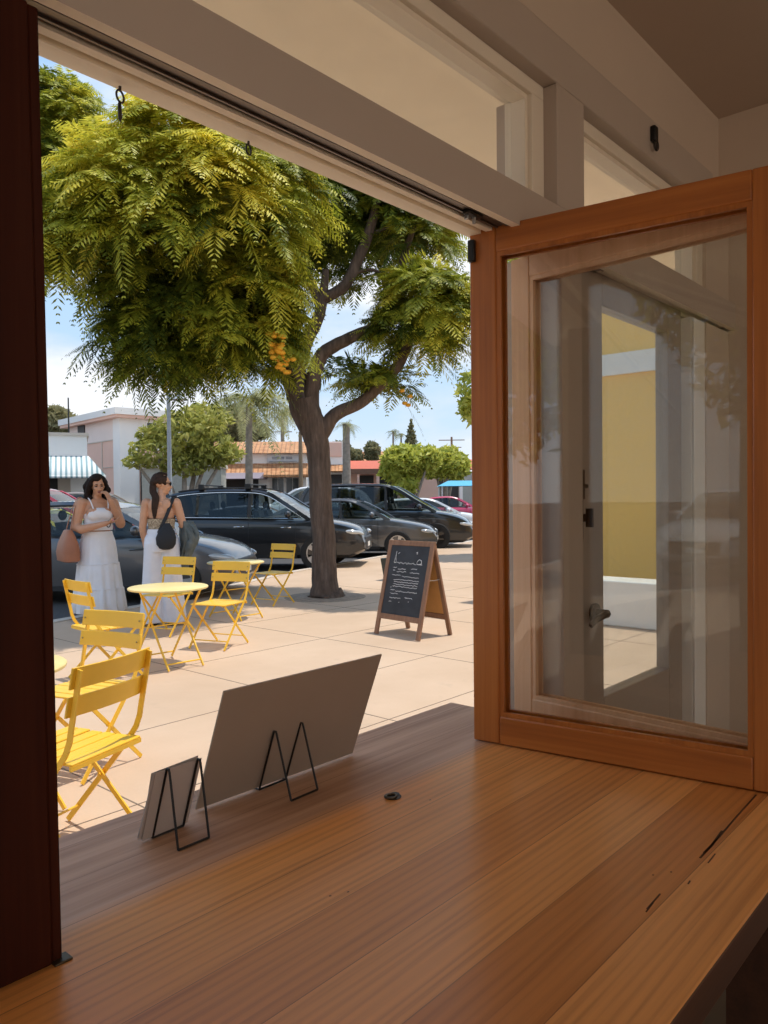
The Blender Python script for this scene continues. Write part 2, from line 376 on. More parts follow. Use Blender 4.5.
# window wall: below the counter, left of the opening, above the trim, right of the door
mb = MB()
mb.box(XL, 1.83, .95, 1.20, 0, .865)
mb.box(XL, .30, .95, 1.12, .865, 2.10)
mb.box(XL, XR, .985, 1.20, 2.615, 2.91)
mb.box(2.79, XR, .95, 1.03, 0, 2.104); mb.box(2.79, XR, .95, 1.03, 2.205, 2.615)
structure(mb.build('wall_front', M['plaster']))
# header beam over the opening with the folding track in its underside
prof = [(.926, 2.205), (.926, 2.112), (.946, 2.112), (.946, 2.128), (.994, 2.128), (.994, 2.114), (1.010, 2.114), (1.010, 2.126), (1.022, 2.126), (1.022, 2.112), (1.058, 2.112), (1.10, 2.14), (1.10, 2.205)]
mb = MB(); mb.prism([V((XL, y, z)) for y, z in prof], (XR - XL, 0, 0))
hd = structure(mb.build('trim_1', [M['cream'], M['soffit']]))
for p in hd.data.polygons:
    if p.center.y > .93 and p.center.z < 2.2: p.material_index = 1  # underside in a lighter colour that stands in for light bounced off the pavement
mb = MB(); mb.box(XL, 2.0, .9465, .9925, 2.1205, 2.1275)
tr = mb.build('track', M['track'], hd)
mb = MB()
for y in (.9572, .9816): mb.box(XL, 2.0, y - .002, y + .002, 2.1165, 2.1205)
mb.build('track_lip', M['track'], hd)
mb = MB()
for x in (.80, 1.0, 1.2, 1.34): mb.lathe([(.0005, -.0012), (.004, -.0012), (.005, 0), (.005, .003)], 10, (x, 1.016, 2.1245))
mb.build('screw', M['dark_iron'], hd)
# head casing above the transoms
mb = MB(); mb.box(XL, 2.79, .926, 1.02, 2.50, 2.617)
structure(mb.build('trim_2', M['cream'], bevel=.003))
# posts between the bays
mb = MB(); mb.box(1.69, 1.83, .926, 1.10, 2.206, 2.499); mb.box(1.725, 1.83, .935, 1.10, .865, 2.107)
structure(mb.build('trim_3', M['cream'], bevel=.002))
# transom windows (fixed lights): frame and pane each
def transom(n, x0, x1, z0, z1):
    fr = .055
    mb = MB()
    mb.box(x0, x1, .962, 1.04, z1 - .034, z1); mb.box(x0, x1, .962, 1.04, z0, z0 + .012)
    mb.box(x0, x0 + fr, .962, 1.04, z0 + .012, z1 - .034); mb.box(x1 - fr, x1, .962, 1.04, z0 + .012, z1 - .034)
    f = structure(mb.build('window_%d' % n, M['cream_satin'], bevel=.002))
    mb = MB(); mb.box(x0 + fr, x1 - fr, 1.012, 1.017, z0 + .012, z1 - .034); mb.build('pane', M['glass'], f)
    mb = MB(); mb.box(x1 - fr - .012, x1 - fr, .975, 1.012, z0 + .012, z1 - .034); mb.box(x0 + fr, x1 - fr - .012, .975, 1.012, z1 - .046, z1 - .034); mb.build('glazing_bead', M['cream_satin'], f)
    return f
transom(1, -.6, 1.69, 2.206, 2.50); transom(2, 1.83, 2.79, 2.206, 2.50)
# outside soffit over the pavement
mb = MB(); mb.box(XL, 6.0, 1.20, 1.95, 2.76, 2.92); structure(mb.build('trim_4', M['soffit']))
# left jamb post
jp = MB()
for xa_, xb_, y_ in ((.30, .432, .944), (.432, .4465, .948)): jp.hexa([V(q) for q in ((xa_, y_, .921), (xb_, y_, .921), (xb_, 1.06, .921), (xa_, 1.06, .921), (xa_ - .008, y_, 2.107), (xb_ - .008, y_, 2.107), (xb_ - .008, 1.06, 2.107), (xa_ - .008, 1.06, 2.107))])
jp = structure(jp.build('trim_5', M['post_wood'], bevel=.003))
mb = MB(); mb.box(.366, .378, .9405, .944, 1.93, 2.09); mb.build('flush_bolt_slot', M['black'], jp)
o = MB().box(.432, .455, .938, .958, .9195, .9230).build('strike_plate', M['bronze'], bevel=.001); tag(o, 'small dark metal plate on the counter at the foot of the dark post', 'strike plate')
# glazed door in the next bay
mb = MB(); mb.box(1.83, 2.06, .99, 1.035, .02, 2.13); mb.box(2.545, 2.66, .99, 1.035, .02, 2.13); mb.box(2.06, 2.545, .99, 1.035, 2.04, 2.13); mb.box(2.06, 2.545, .99, 1.035, .02, .92)
dr = structure(mb.build('door_1', M['door_paint'], bevel=.003))
mb = MB(); mb.box(2.06, 2.545, 1.008, 1.014, .92, 2.04); mb.build('pane', M['glass'], dr)
mb = MB(); mb.lathe([(.0005, 0), (.026, 0), (.028, .006), (.026, .010), (.012, .012), (.011, .045), (.0005, .046)], 16, (1.995, .99, 1.172), Matrix.Rotation(R(90), 3, 'X')); mb.tube([(1.995, .948, 1.172), (1.97, .944, 1.172), (1.92, .946, 1.165), (1.90, .95, 1.150)], [.010, .010, .009, .007], 8)
mb.build('lever_handle', M['bronze'], dr)
mb = MB(); mb.box(1.885, 1.925, .983, .99, 1.38, 1.49); mb.tube([(1.905, .984, 1.44), (1.905, .962, 1.44)], .011, 10); mb.box(1.901, 1.909, .945, .964, 1.415, 1.465); mb.build('deadbolt', M['bronze'], dr)
mb = MB(); mb.box(1.84, 1.93, .982, .99, 1.515, 1.535); mb.tube([(1.83, .978, 1.525), (1.935, .978, 1.525)], .006, 8); mb.box(1.91, 1.93, .98, .99, 1.49, 1.57); mb.build('surface_bolt', M['bronze'], dr)
mb = MB(); mb.box(2.66, 2.79, .955, 1.04, 0, 2.104); mb.box(2.66, 2.675, .945, .955, 0, 2.1)
structure(mb.build('trim_6', M['white_paint'], bevel=.003))

# outside the door: yellow wing wall with a white band
yb = thing('neighbouring_building', 'yellow building with a white band, seen through the glass of the folded leaf', 'building', (10.5, 1.2, 0))
MB().box(0, 5.5, 0, 4.3, 0, 5.6).build('wall', M['yellow_wall'], yb); MB().box(-.06, 0, -.05, 4.35, 3.22, 3.52).build('band', M['white_paint'], yb)
MB().box(-.12, 5.6, -.05, 4.42, 5.6, 5.8).build('coping', M['white_paint'], yb, bevel=.01)
MB().box(-.03, 0, 0, 4.3, 0, .25).build('plinth', M['b_beige'] if 'b_beige' in M else M['white_paint'], yb)
lw = MB().box(8.3, 8.75, 3.0, 4.25, 0, .52).build('low_wall', M['white_paint'], bevel=.015); tag(lw, 'low white wall on the pavement in front of the yellow building', 'low wall')

# ------------------------------------------------------------------ counter
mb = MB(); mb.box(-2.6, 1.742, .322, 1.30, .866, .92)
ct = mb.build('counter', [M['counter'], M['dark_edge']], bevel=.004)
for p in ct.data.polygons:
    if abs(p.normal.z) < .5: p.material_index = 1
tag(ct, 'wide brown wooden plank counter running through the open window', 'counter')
def sliver(pts, w):
    mb = MB(); q = [V((ground(*p, .92).x, ground(*p, .92).y, .9203)) for p in pts]
    for a, c in zip(q, q[1:]): mb.bar(a, c, w, .0006)
    mb.build('crack', M['dark_edge'], ct)
sliver([(756, 795), (737, 816), (719, 837), (700, 858)], .0030); sliver([(722, 831), (712, 845), (704, 853)], .004); sliver([(715, 854), (708, 863)], .0018)
sliver([(660, 894), (654, 901), (647, 909)], .0022); sliver([(653, 903), (646, 912)], .0018); sliver([(690, 881), (688, 884)], .002)
for p in ((653, 875), (671, 872), (430, 800), (348, 892), (330, 896)):
    g = ground(*p, .92); mb = MB(); mb.ell((g.x, g.y, .9201), .0022, .0016, .0004, n=8, m=5); mb.build('knot', M['dark_edge'], ct)
mb = MB(); mb.box(-2.5, 1.70, .42, .46, .70, .866); mb.box(-2.5, 1.7, .86, .95, .62, .866)
for x in (-2.4, -.4, 1.6): mb.box(x, x + .09, .42, .51, 0, .70)
mb.build('support_frame', M['dark_edge'], ct)
# ring latch set in the counter
rl = thing('ring_latch', 'small dark ring latch set flush in the counter top', 'latch', (1.114, .974, .9205), .25)
MB().lathe([(.0005, 0), (.017, 0), (.017, .001), (.0005, .0012)], 20).build('plate', M['dark_iron'], rl)
mb = MB(); c = [V((.012 * math.cos(a) - .006, .009 * math.sin(a), .003)) for a in np.linspace(0, 2 * PI, 17)]; mb.tube(c, .0022, 6, False); mb.build('ring', M['bronze'], rl)
MB().lathe([(.0005, 0), (.009, 0), (.009, .0006), (.0005, .0008)], 14, (.012, .001, .001)).build('hole', M['black'], rl)

# ------------------------------------------------------------------ folding window leaves
def leaf(name, label, p0, p1, z0, z1, th, sl, sr, rt, rb, mv, mh, extra=None):
    """leaf from p0 (far end) to p1; local x along the leaf, y thickness, z up"""
    p0, p1 = V((*p0, 0)), V((*p1, 0)); d = p1 - p0; L = d.length
    e = thing(name, label, 'window leaf', (p0.x, p0.y, z0), math.atan2(d.y, d.x)); H = z1 - z0
    def stile(x0, x1):
        b = MB(); b.box(x0, x1, -th / 2, th / 2, 0, H); return b.build('stile', mv, e, bevel=.003)
    stile(0, sl); stile(L - sr, L)
    def rail(a, b_):
        b = MB(); b.box(sl, L - sr, -th / 2, th / 2, a, b_); return b.build('rail', mh, e, bevel=.003)
    rail(0, rb); rail(H - rt, H)
    b = MB(); w_ = .010   # glazing bead on both faces
    for s in (-1, 1):
        y0, y1 = (s * th / 2 * .45, s * th / 2 * .86) if s > 0 else (s * th / 2 * .86, s * th / 2 * .45)
        b.box(sl, L - sr, y0, y1, rb, rb + w_); b.box(sl, L - sr, y0, y1, H - rt - w_, H - rt)
        b.box(sl, sl + w_, y0, y1, rb + w_, H - rt - w_); b.box(L - sr - w_, L - sr, y0, y1, rb + w_, H - rt - w_)
    b.build('bead', mv, e)
    b = MB(); b.box(sl, L - sr, -.003, .003, rb, H - rt); b.build('pane', M['glass'], e)
    return e, L, H
l1, L1, H1 = leaf('window_leaf', 'orange brown wooden glazed window leaf folded open on the counter, nearest', (1.520, 1.055), (1.617, .375), .9225, 2.123, .044, .067, .082, .060, .065, M['fir'], M['fir_x'])
MB().box(.001, .018, -.036, -.0225, H1 - .075, H1 - .024).build('catch', M['black'], l1, bevel=.003)
l2, L2, H2 = leaf('window_leaf', 'paler wooden window leaf folded behind the orange brown one', (1.714, 1.060), (1.668, .345), .9225, 2.10, .044, .055, .055, .052, .066, M['fir_pale'], M['fir_pale'])
# hooks on the header board
def eye_hook(label, x, y, z, pin):
    e = thing('eye_hook', label, 'hook', (x, y, z), .4)
    b = MB(); b.tube([V((0, 0, 0)), V((0, 0, -.006))], .0022, 8); b.build('shank', M['dark_iron'], e)
    b = MB(); b.tube([V((.0085 * math.cos(a), 0, -.0145 + .0085 * math.sin(a))) for a in np.linspace(0, 2 * PI, 17)], .0016, 6, False); b.build('ring', M['dark_iron'], e)
    if pin:
        b = MB(); b.tube([V((0, .001, -.021)), V((.001, .002, -.026)), V((.002, .002, -.044)), V((.002, .002, -.050))], [.0012, .0028, .0032, .001], 8); b.build('pin', M['dark_iron'], e)
    return e
eye_hook('dark metal eye hook with a hanging pin under the header board', .602, 1.045, 2.1095, True)
eye_hook('dark metal eye hook without a pin under the header board', .84, 1.045, 2.1095, False)
e = thing('wall_hook', 'black hook with a ring on the casing above the right transom', 'hook', (2.26, .922, 2.565))
MB().box(-.014, .014, -.012, .004, -.02, .026).build('plate', M['black'], e, bevel=.004)
mb = MB(); mb.tube([V((.011 * math.cos(a), -.010, -.032 + .013 * math.sin(a))) for a in np.linspace(0, 2 * PI, 17)], .004, 6, False); mb.build('ring', M['dark_iron'], e)
# track hanger above the leaf
e = thing('track_hanger', 'small metal roller hanger in the header track above the open leaf', 'hanger', (1.40, .97, 2.108))
MB().box(-.03, .02, -.010, .010, .002, .012).build('carriage', M['dark_iron'], e, bevel=.002)
mb = MB(); mb.tube([(0, 0, .004), (0, 0, -.012)], .004, 8); mb.tube([(-.02, .006, .004), (-.02, .006, -.006)], .005, 8); mb.build('pin', M['steel'], e)

# ------------------------------------------------------------------ menu boards on wire easels
def wire_easel(label, x, y, rz, hw=.036, dep=.091, ht=.127, r=.0021):
    """two A shaped wire loops; local y = 0 at the outer feet, the inner feet stand nearer the room"""
    e = thing('wire_easel', label, 'easel', (x, y, .9203), rz); z = r
    for s in (-1, 1):
        b = MB(); cx = s * hw
        b.tube([V((cx, -dep, z)), V((cx, -.053, ht - .005)), V((cx, -.051, ht)), V((cx, -.046, ht)), V((cx, -.044, ht - .005)), V((cx, 0, z)), V((cx, .018, z)), V((cx, .021, .010))], r, 8); b.build('loop', M['black'], e)
    b = MB(); b.tube([V((-hw, -dep, z)), V((hw, -dep, z))], r, 8); b.build('base_wire', M['black'], e)
    b = MB(); b.tube([V((-hw, 0, z)), V((hw, 0, z))], r, 8); b.build('base_wire', M['black'], e)
    return e
def board(name, label, x, y, rz, w, h, th, tilt, mf, mbk, slip=None):
    e = thing(name, label, 'menu board', (x, y, .9245), rz)
    Mx = Matrix.Rotation(tilt, 3, 'X')
    b = MB(); b.box(-w / 2, w / 2, 0, th, 0, h, Mx); b.build('backing', mbk, e, bevel=.001)
    b = MB(); b.box(-w / 2 + .004, w / 2 - .004, th, th + .0012, .003, h + (.004 if slip else -.003), Mx); b.build('sheet', mf, e)
    return e

# ------------------------------------------------------------------ added globe lamps, unseen behind the viewpoint, to brighten the room
M['added_lamp_glow'] = (lambda t: t.done(t.n('ShaderNodeEmission', i_Color=(1, .82, .6, 1), i_Strength=2.0)))(NT('added_lamp_globe'))
for i, (x, y) in enumerate(((-1.3, -1.5), (.4, -1.9), (1.9, -1.4))):
    e = thing('added_lamp', ('added globe lamp brightening the room, left behind the counter', 'added globe lamp brightening the middle of the room', 'added globe lamp brightening the room by the end wall')[i], 'lamp', (x, y, 2.91), 0, 'added globe lamps brightening the room')
    MB().lathe([(.001, -.03), (.06, -.03), (.06, 0), (.001, 0)], 20).build('rose', M['black'], e); MB().tube([V((0, 0, -.03)), V((0, 0, -.40))], .004, 6).build('cord', M['black'], e)
    MB().ell((0, 0, -.54), .14, .14, .14, n=24, m=16).build('globe', M['added_lamp_glow'], e)
    ld = bpy.data.lights.new('added_light', 'POINT'); ld.energy = 9; ld.color = (1, .80, .58); ld.shadow_soft_size = .15
    lo = bpy.data.objects.new('added_light', ld); link(lo); lo.location = (x, y, 2.15)
wire_easel('black wire easel holding up the large board', 1.003, 1.199, .04)
wire_easel('black wire easel holding up the small white cards', .741, 1.168, .02, .031, .074, .131)
board('menu_board', 'large plain grey board leaning on a wire easel on the counter', 1.031, 1.203, -.008, .416, .253, .004, R(21.5), M['card'], M['card_back'])
e = thing('card_stack', 'small fanned white cards leaning on the smaller wire easel', 'cards', (.735, 1.168, .9242), .05)
Mx = Matrix.Rotation(R(19), 3, 'X')
for dx, dy, ww, hh, ro, mt_ in ((0, 0, .094, .132, 0, 'card'), (-.006, .002, .094, .128, R(1.5), 'card'), (.002, .004, .094, .132, R(-3), 'card'), (-.004, .006, .096, .124, R(3), 'card')):
    b = MB(); b.box(-ww / 2, ww / 2, 0, .0009, 0, hh, Mx @ Matrix.Rotation(ro, 3, 'Y')); b.tf(Matrix.Translation((dx, dy, .0 + abs(math.sin(ro)) * .048))); b.build('card', M[mt_], e)

# ================================================================== GROUND
ZS = -.07   # street level
kerb = [V((-60, 1.0)), V((-12, 4.6)), V((4.45, 9.49)), V((5.86, 9.86)), V((10.5, 11.9)), V((18.4, 14.2)), V((60, 26.5))]
mb = MB(); pts = [V((k.x, k.y, 0)) for k in kerb] + [V((60, 1.1, 0)), V((-60, 1.0, 0))]
pts = [V((60, 1.0, 0))] + [V((k.x, k.y, 0)) for k in kerb][::-1]
mb.prism([p + V((0, 0, -.25)) for p in pts], (0, 0, .25)); structure(mb.build('ground_sidewalk', M['sidewalk']))
mb = MB(); structure(mb.box(-60, 60, -60, 1.0, -.25, -.012).build('ground_rear', M['sidewalk']))
mb = MB(); structure(mb.box(-150, 300, -20, 300, -.5, ZS).build('ground_street', M['asphalt']))
mb = MB()
for a, b in zip(kerb, kerb[1:]):
    d = (b - a).normalized(); n = V((-d.y, d.x))
    q = [a - n * .14, b - n * .14, b + n * .03, a + n * .03]
    mb.hexa([V((*p, -.2)) for p in q] + [V((*p, .012)) for p in q])
structure(mb.build('trim_8', M['kerb']))
# paving joints, a slightly paler band beside the building
mb = MB()
for y in (3.42, 4.50, 5.95, 7.4): mb.box(-20, 40, y - .004, y + .004, .0, .0015)
for x in (-9, -7.2, -5.4, -3.6, -1.8, 0.2, 2.0, 3.88, 5.7, 7.5, 9.3, 11.1, 12.9, 14.7, 16.5):
    mb.box(x - .004, x + .004, 1.0, 9.0 if x < 6 else 10, .0, .0016)
structure(mb.build('ground_joint', M['joint']))
mb = MB()
for k in range(9):
    a = V((-6.5 + 3.1 * k, 9.3 + .92 * k, ZS + .003)); d = V((math.cos(R(122)), math.sin(R(122)), 0)); n = V((-d.y, d.x, 0)) * .05
    a = a + d * .3; mb.poly([a - n, a + n, a + n + d * 4.6, a - n + d * 4.6])
structure(mb.build('road_marking', M['road_paint'], fix=False))

# ================================================================== BISTRO FURNITURE
def make_chair():
    e = thing('bistro_chair', 'x', 'chair')
    W_ = .205
    for s in (-1, 1):      # back upright runs down to the front foot
        x = s * W_; b = MB()
        path = spline([V((x, .235, .008)), V((x, -.12, .42)), V((x, -.185, .52)), V((x, -.205, .60)), V((x, -.255, .835))], 5)
        for p, q in zip(path, path[1:]): b.bar(p, q, .009, .024, (0, 1, .6))
        b.build('leg', M['yellow'], e)
        x = s * (W_ - .017); b = MB()
        b.bar((x, -.235, .008), (x, .185, .43), .009, .022, (0, 1, -.6)); b.build('leg', M['yellow'], e)
    b = MB(); b.tube([V((-W_, .17, .085)), V((W_, .17, .085))], .006, 8); b.build('stretcher', M['yellow'], e)
    b = MB(); b.tube([V((-W_ + .017, -.165, .09)), V((W_ - .017, -.165, .09))], .006, 8); b.build('stretcher', M['yellow'], e)
    for s in (-1, 1):
        b = MB(); b.tube([V((s * (W_ - .03), .018, .257)), V((s * (W_ + .008), .018, .257))], .008, 8); b.build('pivot', M['yellow'], e)
    b = MB()
    for s in (-1, 1): b.bar((s * (W_ - .035), -.19, .437), (s * (W_ - .035), .205, .437), .012, .014)
    b.bar((-W_, -.195, .432), (W_, -.195, .432), .012, .02)
    b.build('seat_frame', M['yellow'], e)
    b = MB()
    for k in range(6):
        y0 = -.200 + k * .071; wd = W_ - .006 + (.004 if k < 3 else 0)
        zt = .452 - (.004 if 1 <= k <= 3 else 0)
        b.box(-wd, wd, y0, y0 + .062, zt - .011, zt)
    b.build('seat', M['yellow'], e, bevel=.004)
    for z0, z1 in ((.755, .845), (.640, .725)):
        b = MB(); N = 8; ring = []
        for k in range(N + 1):
            u = -1 + 2 * k / N; x = u * (W_ + .022); bow = -.022 * (1 - u * u)
            def yy(z): return -.255 + (.835 - z) * .213 + bow + .016
            ring.append([V((x, yy(z0), z0)), V((x, yy(z0) + .010, z0)), V((x, yy(z1) + .010, z1)), V((x, yy(z1), z1))])
        b.rings(ring); sl = b.build('back_slat', M['yellow'], e, bevel=.003)
        for s in (-1, 1):
            b = MB(); zm = (z0 + z1) / 2; b.ell((s * W_, -.255 + (.835 - zm) * .213 + .029, zm), .006, .004, .006, n=8, m=5); b.build('bolt', M['bolt'], sl)
    return e
chair0 = make_chair()
GR = 'yellow bistro chairs on the pavement'
CH = [  # back centre, facing angle (deg), label
    ((1.645, 2.972), 109, 'yellow folding slat chair nearest the counter, its back to the window'),
    ((2.335, 4.211), -162, 'yellow folding chair behind the nearest one, facing left to the cut-off table'),
    ((3.042, 6.099), -2, 'yellow folding chair left of the round table, below the long white skirt'),
    ((5.053, 7.635), -160, 'yellow folding chair behind the round table, in front of the white trousers'),
    ((4.971, 6.554), -160, 'yellow folding chair right of the nearer round table, in front of the farther table'),
    ((7.380, 8.500), -172, 'yellow folding chair farthest right, beside the tree trunk'),
]
for i, ((x, y), a, lb) in enumerate(CH):
    c = chair0 if i == 0 else copy_tree(chair0)
    a = R(a - 90); off = Matrix.Rotation(a, 3, 'Z') @ V((0, -.245, 0))
    c.location = (x - off.x, y - off.y, 0.001); c.rotation_euler = (0, 0, a); tag(c, lb, 'chair', GR)
def make_table():
    e = thing('bistro_table', 'x', 'table'); r = .355
    b = MB(); b.lathe([(.001, .700), (r - .012, .700), (r - .002, .694), (r, .700), (r, .708), (r - .006, .713), (.001, .713)], 48); b.build('table_top', M['yellow_top'], e)
    for s in (-1, 1):
        b = MB(); b.bar((s * .17, -.30, .01), (s * .17, .24, .695), .010, .021, (0, 1, -.6)); b.build('leg', M['yellow'], e)
        b = MB(); b.bar((s * .19, .30, .01), (s * .19, -.24, .695), .010, .021, (0, 1, .6)); b.build('leg', M['yellow'], e)
    for y, xx in ((-.26, .17), (.26, .19)):
        b = MB(); b.tube([V((-xx, y, .06)), V((xx, y, .06))], .007, 8); b.build('stretcher', M['yellow'], e)
    for y in (-.235, .235):
        b = MB(); b.bar((-.2, y, .69), (.2, y, .69), .014, .018); b.build('top_bearer', M['yellow'], e)
    b = MB(); b.tube([V((-.195, 0, .365)), V((.195, 0, .365))], .006, 8); b.build('stretcher', M['yellow'], e); return e
t0 = make_table()
TB = [((3.915, 6.108), -4, 'round yellow bistro table between the yellow chairs, nearer of the two whole ones'), ((6.001, 7.835), 2, 'round pale yellow bistro table in front of the black estate car, farther from the window'), ((1.465, 3.84), 20, 'round yellow bistro table mostly hidden behind the dark window post')]
for i, ((x, y), a, lb) in enumerate(TB):
    c = t0 if i == 0 else copy_tree(t0); c.location = (x, y, .001); c.rotation_euler = (0, 0, R(a)); tag(c, lb, 'table', 'yellow bistro tables on the pavement')

# ================================================================== SANDWICH BOARD
e = thing('sandwich_board', 'brown wooden A-frame chalkboard standing on the sunlit pavement', 'chalkboard sign', (6.465, 5.335, .001), R(-94.6))
# local: x along the board's width, front panel faces -y
Wb, Hb, TL = .685, 1.05, R(14)
def panel(sgn):
    """frame leaning from foot y = sgn*.24 up to the ridge"""
    return Matrix.Translation((0, sgn * .252, .004)) @ Matrix.Rotation(TL * sgn, 4, 'X')
for sgn in (-1, 1):
    Pm = panel(sgn); fr = .052
    for x0 in (-Wb / 2, Wb / 2 - fr):
        b = MB(); b.box(x0, x0 + fr, -.013, .013, 0, Hb); b.tf(Pm); b.build('stile', M['board_wood'], e, bevel=.003)
    for z0, z1 in ((Hb - .055, Hb), (.175, .235)):
        b = MB(); b.box(-Wb / 2 + fr, Wb / 2 - fr, -.012, .012, z0, z1); b.tf(Pm); b.build('rail', M['board_wood'], e, bevel=.003)
    b = MB(); b.box(-Wb / 2 + fr, Wb / 2 - fr, -.004, .004, .235, Hb - .055); b.tf(Pm); pn = b.build('chalk_panel', M['slate'], e)
    if sgn == 1: tag(pn, 'orange back of the rear chalk panel'); pn.data.materials.clear(); pn.data.materials.append(M['ply'])
    else:
        b = MB(); rr = random.Random(5); y = -.0052
        def stroke(pts, wd=.006):
            for p, q in zip(pts, pts[1:]): b.bar((p[0], y, p[1]), (q[0], y, q[1]), .0012, wd, (1, 0, .01)) if abs(q[0] - p[0]) < .001 else b.bar((p[0], y, p[1]), (q[0], y, q[1]), .0012, wd, (0, 0, 1))
        def scribble(x0, x1, z, h):
            pts = []; x = x0
            while x < x1: pts.append((x, z + rr.uniform(-h, h))); x += rr.uniform(.008, .016)
            stroke(pts, .0045)
        # small tower drawing, wave drawing, heading, then the lines of the menu
        stroke([(-.215, .80), (-.20, .90), (-.185, .80), (-.215, .80)]); stroke([(-.212, .84), (-.188, .84)]); stroke([(-.20, .90), (-.20, .93)]); stroke([(-.17, .90), (-.15, .915)])
        stroke([(.10, .92), (.115, .93), (.12, .915), (.11, .905)]); stroke([(.13, .80), (.135, .83), (.16, .85), (.19, .84), (.20, .815), (.185, .80), (.13, .797), (.21, .795)], .007)
        scribble(-.175, .13, .80, .010)
        for x0, x1, z in ((-.21, -.15, .745), (-.14, -.02, .735), (.06, .15, .745), (-.21, -.17, .715), (-.15, .0, .705), (.05, .20, .70), (-.21, -.08, .665), (-.06, .20, .652), (-.18, .20, .615), (-.17, .20, .59), (-.17, .20, .565), (-.18, .19, .54), (-.21, -.19, .53), (-.20, -.13, .50), (-.12, .20, .49), (-.20, -.19, .465), (-.18, -.07, .46), (-.20, -.03, .415), (.03, .15, .425), (-.20, -.16, .375), (-.05, -.03, .37), (.09, .10, .385)):
            scribble(x0, x1, z, .006)
        b.tf(Pm); b.build('chalk_writing', M['chalk'], pn)
b = MB(); b.tube([V((Wb / 2 - .02, -.105, .62)), V((Wb / 2 - .02, 0, .612)), V((Wb / 2 - .02,   .105, .62))], .004, 6); b.build('chain', M['steel'], e)
b = MB()
for x in (-.2, .2): b.tube([V((x - .03, 0, Hb * math.cos(TL) + .004)), V((x + .03, 0, Hb * math.cos(TL) + .004))], .008, 8)
b.build('hinge', M['dark_iron'], e)
# dark planter behind the sandwich board
g = ground(392, 580)
e = thing('planter', 'dark green square planter behind the chalkboard sign', 'planter', (g.x, g.y, .001), .2)
MB().rings([[V((sx * a, sy * a, z)) for sx, sy in ((-1, -1), (1, -1), (1, 1), (-1, 1))] for a, z in ((.11, 0), (.155, .40), (.14, .40), (.13, .35))]).build('pot', plain('dark_green_pot', (.035, .045, .04), .4), e, bevel=.01)
MB().rings([[V((sx * a, sy * a, z)) for sx, sy in ((-1, -1), (1, -1), (1, 1), (-1, 1))] for a, z in ((.128, .345), (.13, .362))]).build('soil', M['soil'], e)

# ================================================================== CARS
def interp(pts, x):
    for (x0, z0), (x1, z1) in zip(pts, pts[1:]):
        if x0 <= x <= x1: return z0 + (z1 - z0) * ((x - x0) / (x1 - x0) if x1 > x0 else 0)
    return pts[0][1] if x < pts[0][0] else pts[-1][1]
def smooth_pts(pts, n=6):
    s = spline([V((a, b, 0)) for a, b in pts], n); out = []
    for p in s:
        if not out or p.x > out[-1][0] + 1e-4: out.append((p.x, p.y))
    return out
KIND = {
 'sedan': dict(W=1.84, wx=(1.42, -1.38), wr=.33, zb=.20, deck=[(-2.36, .60), (-2.33, .84), (-2.2, .97), (-1.6, 1.0), (.9, .95), (1.5, .89), (2.0, .79), (2.25, .68), (2.36, .52)], roof=[(-1.85, .99), (-1.35, 1.22), (-.75, 1.40), (-.15, 1.45), (.3, 1.41), (.75, 1.20), (1.22, .92)], bp=.02, cp=-1.05, aw=.07),
 'hatch': dict(W=1.84, wx=(1.40, -1.32), wr=.33, zb=.19, deck=[(-2.15, .60), (-2.14, .85), (-2.05, .98), (-1.6, 1.0), (.85, .95), (1.45, .91), (1.9, .80), (2.12, .66), (2.2, .50)], roof=[(-2.0, .99), (-1.7, 1.25), (-1.2, 1.42), (-.3, 1.47), (.25, 1.42), (.75, 1.19), (1.25, .93)], bp=.05, cp=-1.35, aw=.07),
 'suv': dict(W=1.93, wx=(1.46, -1.40), wr=.37, zb=.26, deck=[(-2.36, .62), (-2.36, .95), (-2.3, 1.08), (-1.6, 1.10), (.95, 1.06), (1.5, 1.03), (2.0, .94), (2.27, .82), (2.38, .60)], roof=[(-2.28, 1.10), (-2.0, 1.45), (-1.6, 1.62), (-.9, 1.69), (-.1, 1.69), (.35, 1.63), (.8, 1.37), (1.28, 1.06)], bp=.02, cp=-1.75, aw=.08),
 'van': dict(W=1.99, wx=(1.62, -1.20), wr=.36, zb=.20, deck=[(-2.10, .60), (-2.10, .95), (-2.05, 1.10), (-1.5, 1.10), (.9, 1.05), (1.5, 1.02), (2.05, .92), (2.4, .76), (2.58, .50)], roof=[(-2.04, 1.10), (-1.94, 1.5), (-1.75, 1.70), (-1.3, 1.76), (-.1, 1.76), (.45, 1.68), (1.05, 1.33), (1.6, 1.02)], bp=.30, cp=-1.75, aw=.08),
}
